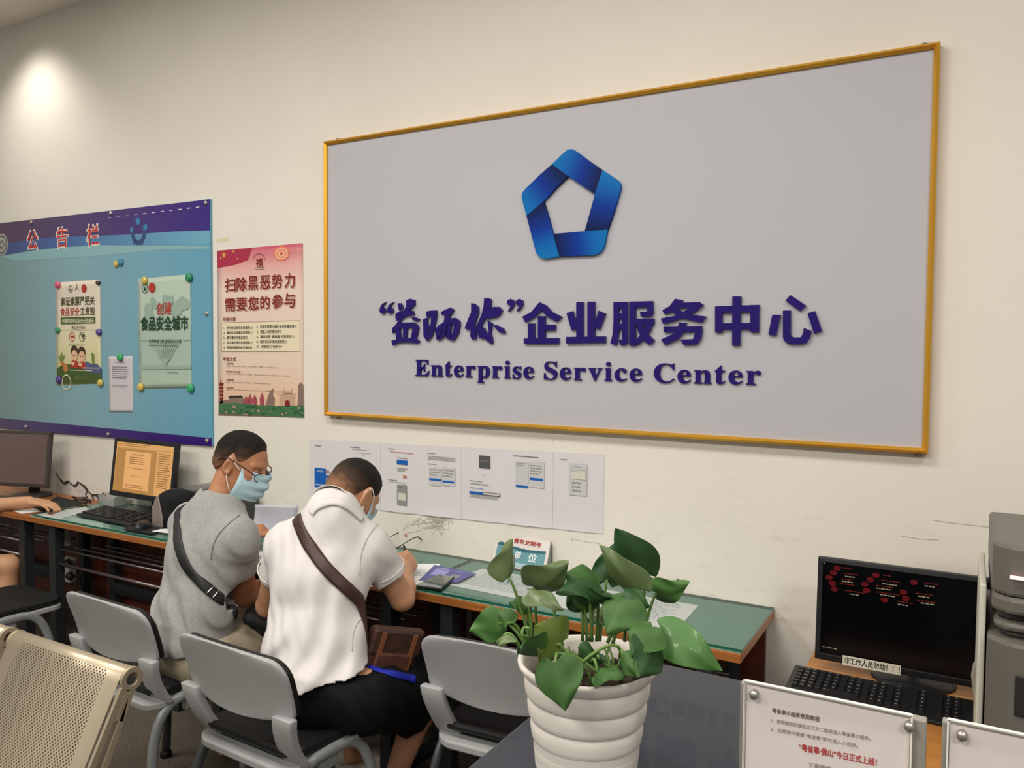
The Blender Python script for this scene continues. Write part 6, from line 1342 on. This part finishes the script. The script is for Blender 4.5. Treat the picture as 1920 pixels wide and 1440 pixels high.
f = Field((-2.40, -.88, .52), (-2.02, -.50, .76), .006); f.ell((-2.20, -.67, .625), (.10, .065, .055), (unit((.9, .3, -.2)), unit((-.3, .95, 0)), unit((.2, 0, .98))), .02); f.cone((-2.14, -.70, .635), (-2.20, -.765, .66), .030, .022, .03); f.bump(folds(.004, (1, 1, 0), 50, (0, 0, 1), 30)); field_obj('pouch', f, mat('bag_black', (13, 13, 14), rough=.75, bump=.1, bscale=200), bag1)
sandm = mat('sandal_black', (26, 25, 25), rough=.6); 
shoe('shoe', (-2.345, -.60, 0), (-2.225, -.38, 0), sandm, mat('sole_tan', (176, 130, 86), rough=.7), p1); shoe('shoe', (-2.55, -.60, 0), (-2.50, -.36, 0), sandm, mat('sole_tan', (176, 130, 86)), p1)

# ---------- the man in the white polo shirt
S2 = skin_mat('skin_light_tan', (198, 146, 113)); C2 = onY(662, 928, -.655); F2 = unit((.10, .74, -.66)); U2 = unit((.12, .66, .74))
K = dict(ls=V3(-1.965, -.812, .980), rs=V3(-1.712, -.690, .982), le=V3(-2.155, -.715, .705), lw=V3(-1.975, -.44, .80), re=V3(-1.662, -.575, .772), rw=V3(-1.795, -.385, .815), nb=V3(-1.812, -.752, 1.098), pel=V3(-1.725, -.905, .545), wa=V3(-1.792, -.865, .70), chs=V3(-1.822, -.812, .875), lh=V3(-1.79, -.89, .538), rh=V3(-1.62, -.835, .538), lk=V3(-1.835, -.50, .47), rk=V3(-1.635, -.455, .44), la=V3(-2.02, -.42, .10), ra=V3(-1.735, -.53, .09))
TF2 = unit((-.32, .88, .25))
fist = [(38, 62, 40), (46, 66, 45), (52, 70, 48), (56, 70, 48)]
f, P2, A2 = body(K, C2, F2, U2, unit((.5, .85, 0)), hands=[(K['rw'], (-.35, .86, .12), (-.75, -.25, -.55), 1, fist, 4, (.75, .35, .45), 18), (K['lw'], (.35, .9, -.05), (0, 0, -1), -1, [(15, 20, 15)] * 4, 5)], hs=.96)
p2, Vb2, Qb2 = field_obj('person', f, S2, loc=tuple(K['pel']))
tag(p2, 'seated man in white polo shirt bending to write, brown strap across back', 'person', 'men seated at the desks')
hf = hair(C2, A2, P2, .0025, hairline(.074, .010, -.062), .0060, .0007, .96)
field_obj('hair', hf, hair_mat('hair_cropped', (34, 30, 26), (150, 108, 80), C2 - K['pel'], A2[1] * .95 + A2[0] * .3, -.060, .085), p2)
whitec = mat('white_pique', (216, 211, 208), rough=.85, bump=.05, bscale=700, sheen=.1)
f, AT2 = shirt(K, TF2, [('ls', 'le', .50), ('rs', 're', .58)], ((-1.72, -.93, .618), (0.10, .12, -1)), P2(-.03, -.06, 0), fold=[folds(.0013, (1, .2, .35), 120, (.2, 0, 1), 26, 2.4), lambda X, Y, Z: np.clip((1.02 - Z) / .25, .2, 1.2) * folds(.0036, (.9, .4, -.35), 78, (.5, 0, 1), 20, .9)(X, Y, Z), lambda X, Y, Z: -.014 * np.exp(-((Z - .61) / .06) ** 2) * (1 + .8 * np.sin(24 * X + 10 * Y + 5 * Z))], nk=.066)
sh2, Vs2, Qs2 = field_obj('polo_shirt', f, whitec, p2); bv2 = bvh_of((Vs2, Qs2))
nd = unit(P2(-.03, -.06, 0) - K['nb']); sx = unit(np.cross(nd, V3(0, 0, 1))); sy = np.cross(nd, sx)
def collar(u, v):
    t = 2 * PI * u; pass
    if v < .5: w = v / .5; r = .063 - .001 * w; h = -.016 + .038 * w
    else: w = (v - .5) / .5; r = .0645 + .019 * w; h = .022 - .040 * w
    return K['nb'] + nd * (h + .004) + (sx * math.cos(t) + sy * math.sin(t)) * r
MB().grid(collar, 41, 9).build('collar', whitec, p2, solid=.002, fixn=False)
for a, b, t in (('rs', 're', .575), ('ls', 'le', .495)):
    q = mid(K[a], K[b], t); d = unit(K[b] - K[a]); e1 = unit(np.cross(d, V3(0, 0, 1))); e2 = np.cross(d, e1); MB().tube([q - d * .022 + (e1 * math.cos(w) + e2 * math.sin(w)) * .0685 for w in np.linspace(0, 2 * PI, 36, endpoint=False)], .0022, 6, closed=True).build('cuff_seam', whitec, p2)
seam_w = mat('seam_white', (190, 185, 181), rough=.9)
ribbon('shoulder_seam', [(716, 978), (700, 992), (684, 1018), (675, 1048), (674, 1078)], .0035, .0008, seam_w, p2, bv2, .0012)
ribbon('side_seam', [(700, 1150), (676, 1160), (662, 1185), (660, 1220)], .003, .0008, seam_w, p2, bv2, .0012)
ribbon('collar_flap', [(584, 962), (594, 951), (608, 944), (626, 941), (646, 946), (662, 957), (678, 973)], .030, .0022, whitec, p2, bv2, .0055)
blackc = mat('black_sport_cloth', (11, 12, 15), rough=.8, bump=.1, bscale=300, spec=.2)
sh3, Vp2, Qp2 = shorts(K, blackc, p2, .96, (.118, .118, .108), fold=[folds(.003, (.3, 1, .5), 90, (1, 0, .6), 26, 1.2)], TF=TF2, extra=lambda f: f.cone(K['lk'] * .6 + K['rk'] * .4 - V3(0, .04, .06), K['rk'] - V3(.02, .10, .09), .07, .06, .06))
bvp = bvh_of((Vp2, Qp2))
try: ribbon('side_stripe', [(672, 1240), (690, 1247), (708, 1257), (730, 1262), (752, 1268), (778, 1274)], .026, .0016, mat('stripe_blue', (18, 34, 160), rough=.7), p2, bvp, .003)
except Exception as ex: print('stripe', ex)
# loops of his mask behind the ear and the rim of the mask
mk2 = face_mask(P2, A2, p2, None, None)
bag2 = thing('crossbody_bag', 'brown leather cross-body bag with wide brown strap over the white polo shirt', 'bag', (-1.55, -.72, .62), group='cross-body bags')
leath = mat('strap_brown', (66, 42, 36), rough=.5, bump=.1, bscale=600)
ribbon('strap', [(556, 950), (560, 975), (571, 1005), (588, 1035), (608, 1062), (631, 1086), (655, 1108), (678, 1130), (694, 1146)], .040, .003, leath, bag2, bv2, .005, extra_pre=[(-1.96, -.70, 1.02), (-1.95, -.76, 1.05)], extra_post=[(-1.60, -.76, .68)])
f = Field((-1.78, -.92, .46), (-1.36, -.50, .80), .006); A_ = (unit((.55, .8, -.25)), unit((-.8, .55, 0)), unit((.2, .3, .93)))
A_ = (unit((.55, .8, -.22)), unit((-.8, .55, 0)), unit((.18, .26, .95))); bc = V3(-1.600, -.715, .655)
leather = mat('bag_brown', (74, 42, 28), rough=.5, var=.35, scale=30, bump=.15, bscale=120)
MB().obox(bc, A_[0] * .085, A_[1] * .030, A_[2] * .070).build('pouch', leather, bag2, bevel=.016)
MB().obox(bc - A_[1] * .014 + A_[2] * .030, A_[0] * .088, A_[1] * .024, A_[2] * .045).build('flap', mat('bag_flap', (58, 34, 25), rough=.5, var=.3, scale=30, bump=.15, bscale=120), bag2, bevel=.012)
MB().obox(bc - A_[1] * .034 - A_[2] * .030, A_[0] * .060, A_[1] * .010, A_[2] * .030).build('front_pocket', leather, bag2, bevel=.008)
for q in (-.05, .055): MB().obox(bc - A_[1] * .040 + A_[0] * q + A_[2] * .005, A_[0] * .008, A_[1] * .003, A_[2] * .058).build('highlight_stripe', mat('bag_highlight_tan', (112, 66, 40), rough=.5), bag2, bevel=.002)  # tan stripes paint highlights onto the brown leather
wsh = mat('sneaker_white', (196, 188, 178), rough=.6, bump=.05, bscale=200); shoe('sneaker', (-2.085, -.44, 0), (-1.885, -.27, 0), wsh, mat('sole_offwhite', (206, 200, 186), rough=.6), p2); shoe('sneaker', (-1.765, -.60, 0), (-1.66, -.36, 0), wsh, mat('sole_offwhite', (206, 200, 186)), p2)
# the pen in his hand
hp = K['rw'] + unit((-.35, .86, .12)) * .085; a = onY(757, 1023, hp[1] + .01)
pen = MB(); tp_ = np.array((hp[0] - .035, hp[1] + .035, GT + .004)); en = a; pen.tube([tp_, tp_ + (en - tp_) * .06], [.0006, .0042], 8); pen.tube([tp_ + (en - tp_) * .06, en], .0045, 10)
tag(pen.build('pen', mat('pen_black', (20, 20, 22), rough=.3), None, tuple(tp_)), 'black pen in the right hand of the man in white', 'pen')

# ---------- the person at the left edge: a forearm on the mouse and a knee show
S3 = skin_mat('skin_warm', (198, 150, 114))
mp_ = onZ(92, 948, WZ + .03)
T = dict(ls=V3(-4.98, -.80, 1.0), rs=V3(-4.60, -.80, 1.0), le=V3(-5.05, -.62, .78), lw=V3(-4.85, -.42, .80), re=V3(-4.55, -.545, .770), rw=V3(mp_[0] - .085, mp_[1] - .055, .812), nb=V3(-4.79, -.80, 1.09), pel=V3(-4.80, -.93, .545), wa=V3(-4.80, -.90, .70), chs=V3(-4.79, -.86, .88), lh=V3(-4.90, -.92, .52), rh=V3(-4.70, -.92, .52), lk=V3(-4.86, -.48, .48), rk=V3(-4.365, -.43, .470), la=V3(-4.86, -.52, .09), ra=V3(-4.40, -.47, .09))
C3 = V3(-4.79, -.74, 1.24); f, P3, A3 = body(T, C3, (0, .9, -.3), (0, .3, .9), unit((.1, .99, 0)), h=.0045, hands=[(T['rw'], (.88, .42, -.08), (.05, .05, -1), 1, [(14, 20, 14), (16, 20, 14), (18, 22, 16), (22, 24, 18)], 4, (.6, .7, .3), 12), (T['lw'], (.3, .9, 0), (0, 0, -1), -1, [(15, 20, 15)] * 4, 5)])
p3, _, _ = field_obj('person', f, S3, loc=tuple(T['pel'])); tag(p3, 'person at the left edge, one hand on a mouse, bare knee showing', 'person', 'men seated at the desks')
field_obj('hair', hair(C3, A3, P3, .004, hairline(.074, .010, -.062), .010, .001), mat('hair_plain', (30, 26, 24), rough=.6), p3)
f, _ = shirt(T, unit((0, .97, .1)), [('ls', 'le', .55), ('rs', 're', .55)], ((-4.8, -.9, .58), (0, .1, -1)), P3(-.03, -.06, 0), h=.006); field_obj('t_shirt', f, mat('navy_cotton', (50, 54, 70), rough=.85), p3)
shorts(T, mat('dark_shorts', (40, 40, 44), rough=.8), p3, .62, TF=unit((0, .97, .1)))
for a, b in (((-4.90, -.60, 0), (-4.86, -.34, 0)), ((-4.44, -.56, 0), (-4.38, -.30, 0))): shoe('shoe', a, b, sandm, sandm, p3)
st_ = thing('training_stool', 'dark stool under the person at the left edge of the desks', 'stool', (-4.8, -.92, 0)); MB().lathe([(0, .43), (.17, .43), (.18, .445), (.17, .465), (0, .467)], (-4.8, -.92, 0), 28).build('seat', cblack, st_)
for k in range(4): a = PI / 4 + k * PI / 2; MB().tube([(-4.8 + .12 * math.cos(a), -.92 + .12 * math.sin(a), .43), (-4.8 + .17 * math.cos(a), -.92 + .17 * math.sin(a), 0)], .012, 8).build('leg', legd, st_)
# ------------------------------------------------------------------ potted pothos
pc3 = atD(1101, 1235, 1.25); PX0, PY0 = pc3[0], pc3[1]; RZ = pc3[2]; RR = .109
pot = thing('potted_plant', 'white ribbed pot of green pothos on the granite counter', 'plant', (PX0, PY0, CZ))
prof = [(0, CZ + .004), (.066, CZ), (.070, CZ)]
nb_ = 5; zb0, zb1 = CZ + .002, RZ - .022
for k in range(nb_):
    z0 = zb0 + (zb1 - zb0) * k / nb_; z1 = zb0 + (zb1 - zb0) * (k + 1) / nb_; r0 = .071 + .026 * k / nb_; r1 = .071 + .026 * (k + 1) / nb_
    prof += [(r0 + .0005, z0 + .001), (r0 + .0045, z0 + .006), (r0 + .0055, z0 + .012), ((r0 + r1) / 2 + .004, (z0 + z1) / 2 + .004), (r1 + .0008, z1 - .002), (r1 - .0012, z1)]
prof += [(.098, RZ - .022), (RR - .006, RZ - .016), (RR - .001, RZ - .008), (RR, RZ - .003), (RR - .003, RZ), (RR - .007, RZ - .001), (RR - .010, RZ - .010), (.090, RZ - .05), (.080, CZ + .03)]
MB().lathe(prof, (PX0, PY0, 0), 56).build('pot', mat('pot_white', (222, 216, 206), rough=.5, bump=.03, bscale=300), pot)
rn = random.Random(21)
SZ = RZ - .030
m = MB(); m.lathe([(0, SZ + .006), (.03, SZ + .005), (.06, SZ + .002), (.088, SZ - .004), (.094, SZ - .012)], (PX0, PY0, 0), 30)
for k in range(90):
    a, r = rn.uniform(0, 2 * PI), .085 * math.sqrt(rn.random()); m.ell((PX0 + r * math.cos(a), PY0 + r * math.sin(a), SZ + .003), *(rn.uniform(.003, .008) for _ in range(3)), 6, 4)
m.build('soil', mat('soil_brown', (58, 44, 30), rough=.95, var=.4, scale=60), pot)
def leafmat(nm, a, b): return mat(nm, a, rough=.32, var=.22, scale=18, coat=.15, spec=.5)
LM = [mat('leaf_green', (58, 92, 42), rough=.55, var=.16, scale=30, coat=.0, spec=.3), mat('leaf_deep', (40, 72, 36), rough=.55, var=.16, scale=30, coat=.0, spec=.3), mat('leaf_bright', (68, 112, 48), rough=.55, var=.14, scale=30, coat=.1), mat('leaf_pale', (90, 108, 66), rough=.4, var=.12, scale=30), mat('leaf_olive', (92, 110, 44), rough=.35, var=.16, scale=30)]
STEM = mat('stem_green', (96, 128, 60), rough=.6, var=.15, scale=40)
def cp1(x, y): return (760 + x / 3.4286, 960 + y / 3.4286)
def leaf(base, tip, width, dB, dT, roll, mi, fold=.35, droop=.15, root=None, lobes=.16, stem=True):
    """heart leaf from base to tip (crop points), at camera distances dB, dT; width in metres; roll turns the blade about its midrib"""
    B, T = atD(*cp1(*base), dB), atD(*cp1(*tip), dT); ax = T - B; L = np.linalg.norm(ax); ax /= L
    view = (B + T) / 2 - CAMP; view /= np.linalg.norm(view); sd = np.cross(ax, view); sd /= np.linalg.norm(sd); n = np.cross(sd, ax); n = n if n @ view < 0 else -n
    c, s = math.cos(roll), math.sin(roll); sd, n = c * sd + s * n, c * n - s * sd
    nt_, ns = 15, 11; vs = []; fs = []
    for i in range(nt_):
        t = i / (nt_ - 1)
        w = width / 2 * (math.sin(PI * t ** .60) ** .80) * (1 - .38 * t) * 1.05 if 0 < t < 1 else 0
        if i == 0: w = width * .16
        for j in range(ns):
            q = 2 * j / (ns - 1) - 1
            back = lobes * abs(q) ** 1.4 * max(0, 1 - t / .45)
            p = B + ax * L * (t - back) + sd * q * w + n * (-fold * abs(q) ** 1.3 * w * 1.0 + droop * L * (math.sin(PI * t) * .6 - t * t * .15)) + n * .004 * math.sin(9 * t + 3 * q) * abs(q)
            vs.append(p)
    for i in range(nt_ - 1):
        for j in range(ns - 1): a = i * ns + j; fs.append((a, a + 1, a + ns + 1, a + ns))
    m = MB(); m.add(vs, fs, 0, True); o = m.build('leaf', LM[mi], pot, sub=1, fixn=False, solid=.0006)
    if stem:
        if root is None:
            a = rn.uniform(0, 2 * PI); root = np.array((PX0 + .035 * math.cos(a), PY0 + .03 * math.sin(a), SZ))
        elif len(root) == 2: root = atD(*cp1(*root), 1.24); root = np.array((root[0], root[1], SZ)) if False else root
        mid = (root + B) / 2 + np.array((0, 0, .02)) + (B - root) * .08
        if mid[2] > max(B[2], root[2]) + .05: mid[2] = max(B[2], root[2]) + .03
        pts = [(1 - t) ** 2 * root + 2 * t * (1 - t) * mid + t * t * (B + ax * L * .02) for t in np.linspace(0, 1, 12)]
        MB().tube(pts, list(np.linspace(.0030, .0018, 12)), 7).build('stem', STEM, pot)
def rt(x, y, d=1.25): p = atD(*cp1(x, y), d); return np.array(p)
leaf((664, 425), (688, 172), .075, 1.20, 1.22, 1.05, 3, .5, .1, rt(800, 830, 1.21))
leaf((822, 482), (1050, 325), .075, 1.25, 1.22, .55, 3, .45, .28, rt(850, 840, 1.26))
leaf((930, 492), (838, 398), .050, 1.32, 1.34, -.4, 3, .2, .1, rt(975, 800, 1.3))
leaf((778, 598), (668, 582), .034, 1.22, 1.22, .5, 0, .3, .12, rt(800, 820, 1.22))
leaf((792, 522), (1018, 624), .042, 1.18, 1.16, -.7, 3, .4, .22, rt(815, 840, 1.2))
leaf((606, 715), (410, 768), .060, 1.20, 1.20, -.3, 2, .2, .18, rt(770, 850, 1.19))
leaf((660, 720), (582, 618), .040, 1.19, 1.21, -.3, 0, .45, .15, rt(770, 830, 1.2))
leaf((632, 792), (602, 864), .042, 1.18, 1.17, .9, 3, .5, .1, rt(740, 880, 1.18))
leaf((1000, 852), (838, 730), .085, 1.17, 1.15, .15, 4, .15, .12, rt(1010, 900, 1.2))
leaf((868, 905), (735, 872), .060, 1.15, 1.12, -.75, 0, .3, -.25, rt(960, 920, 1.19))
leaf((962, 968), (1026, 1280), .078, 1.115, 1.095, .25, 0, .35, .10, rt(985, 940, 1.16))
leaf((1232, 482), (970, 510), .055, 1.24, 1.20, .75, 1, .45, .22, rt(1190, 830, 1.26))
leaf((1250, 462), (1025, 392), .070, 1.26, 1.24, .6, 0, .5, .20, rt(1230, 830, 1.27))
leaf((1296, 440), (1345, 198), .058, 1.30, 1.32, .1, 1, .3, .1, rt(1250, 830, 1.29))
leaf((1506, 505), (1242, 214), .060, 1.22, 1.24, -.62, 3, .4, .12, rt(1300, 840, 1.24))
leaf((1548, 412), (1352, 106), .084, 1.30, 1.28, .1, 1, .22, .08, rt(1520, 800, 1.3))
leaf((1614, 520), (1828, 455), .052, 1.27, 1.25, .45, 2, .35, .35, rt(1530, 800, 1.28))
leaf((1440, 560), (1294, 788), .075, 1.19, 1.16, .35, 0, .35, .10, rt(1330, 860, 1.22))
leaf((1405, 522), (1578, 606), .045, 1.20, 1.19, -.6, 1, .45, .25, None, .1, False)
leaf((1645, 770), (2045, 1024), .068, 1.17, 1.14, -.1, 2, .2, .25, rt(1560, 850, 1.2))
leaf((1598, 745), (1452, 930), .064, 1.15, 1.12, .3, 0, .25, .1, rt(1500, 880, 1.2))
leaf((1600, 850), (1505, 1066), .070, 1.14, 1.10, -.5, 1, .3, .1, rt(1520, 900, 1.18))
leaf((1396, 935), (1504, 1062), .036, 1.13, 1.10, .4, 0, .4, .1, rt(1380, 930, 1.17))
leaf((1290, 650), (1158, 690), .036, 1.28, 1.28, .5, 3, .3, .1, rt(1240, 800, 1.28))
leaf((1140, 610), (1040, 500), .048, 1.25, 1.25, -.3, 1, .3, .15, rt(1140, 830, 1.25))
leaf((1150, 625), (1225, 500), .045, 1.24, 1.24, .5, 0, .35, .15, rt(1170, 830, 1.25))
leaf((1230, 1030), (1420, 1050), .050, 1.15, 1.13, -.9, 0, .3, .15, rt(1200, 960, 1.17))
leaf((1130, 905), (1300, 960), .040, 1.19, 1.16, .5, 1, .3, .2, rt(1120, 920, 1.2))
leaf((1180, 560), (1330, 545), .040, 1.22, 1.20, .9, 1, .4, .15, rt(1200, 830, 1.24))
leaf((1480, 650), (1508, 655), .022, 1.20, 1.19, .3, 0, .3, .1, rt(1440, 820, 1.22))
leaf((1420, 740), (1470, 730), .030, 1.22, 1.20, .6, 1, .3, .1, rt(1410, 830, 1.23))
# trailing runner over the pot's mouth
for pts in ([(1070, 1036), (1180, 930), (1290, 866), (1360, 862), (1385, 910), (1375, 975), (1330, 1010), (1230, 920)], [(880, 910), (1010, 910), (1120, 945), (1230, 1025)], [(905, 880), (985, 850), (1030, 905)], [(790, 800), (752, 790), (762, 745), (800, 750)]):
    P = [atD(*cp1(*p), 1.165 if k % 2 else 1.17) for k, p in enumerate(pts)]
    Q = []
    for i in range(len(P) - 1):
        p0, p1, p2, p3 = P[max(i - 1, 0)], P[i], P[i + 1], P[min(i + 2, len(P) - 1)]
        for t in np.linspace(0, 1, 6, endpoint=False): Q.append(.5 * (2 * p1 + (p2 - p0) * t + (2 * p0 - 5 * p1 + 4 * p2 - p3) * t * t + (3 * p1 - p0 - 3 * p2 + p3) * t ** 3))
    Q.append(P[-1]); MB().tube(Q, .0024, 7).build('runner_stem', STEM, pot)
for k in range(14):
    a = rn.uniform(0, 2 * PI); r0 = .05 * math.sqrt(rn.random()); b0 = np.array((PX0 + r0 * math.cos(a), PY0 + r0 * math.sin(a), SZ)); tp = b0 + np.array((rn.uniform(-.02, .02), rn.uniform(-.02, .02), rn.uniform(.03, .06)))
    MB().tube([b0, (b0 + tp) / 2 + np.array((.004, 0, 0)), tp], [.003, .0025, .0015], 6).build('stem', STEM, pot)
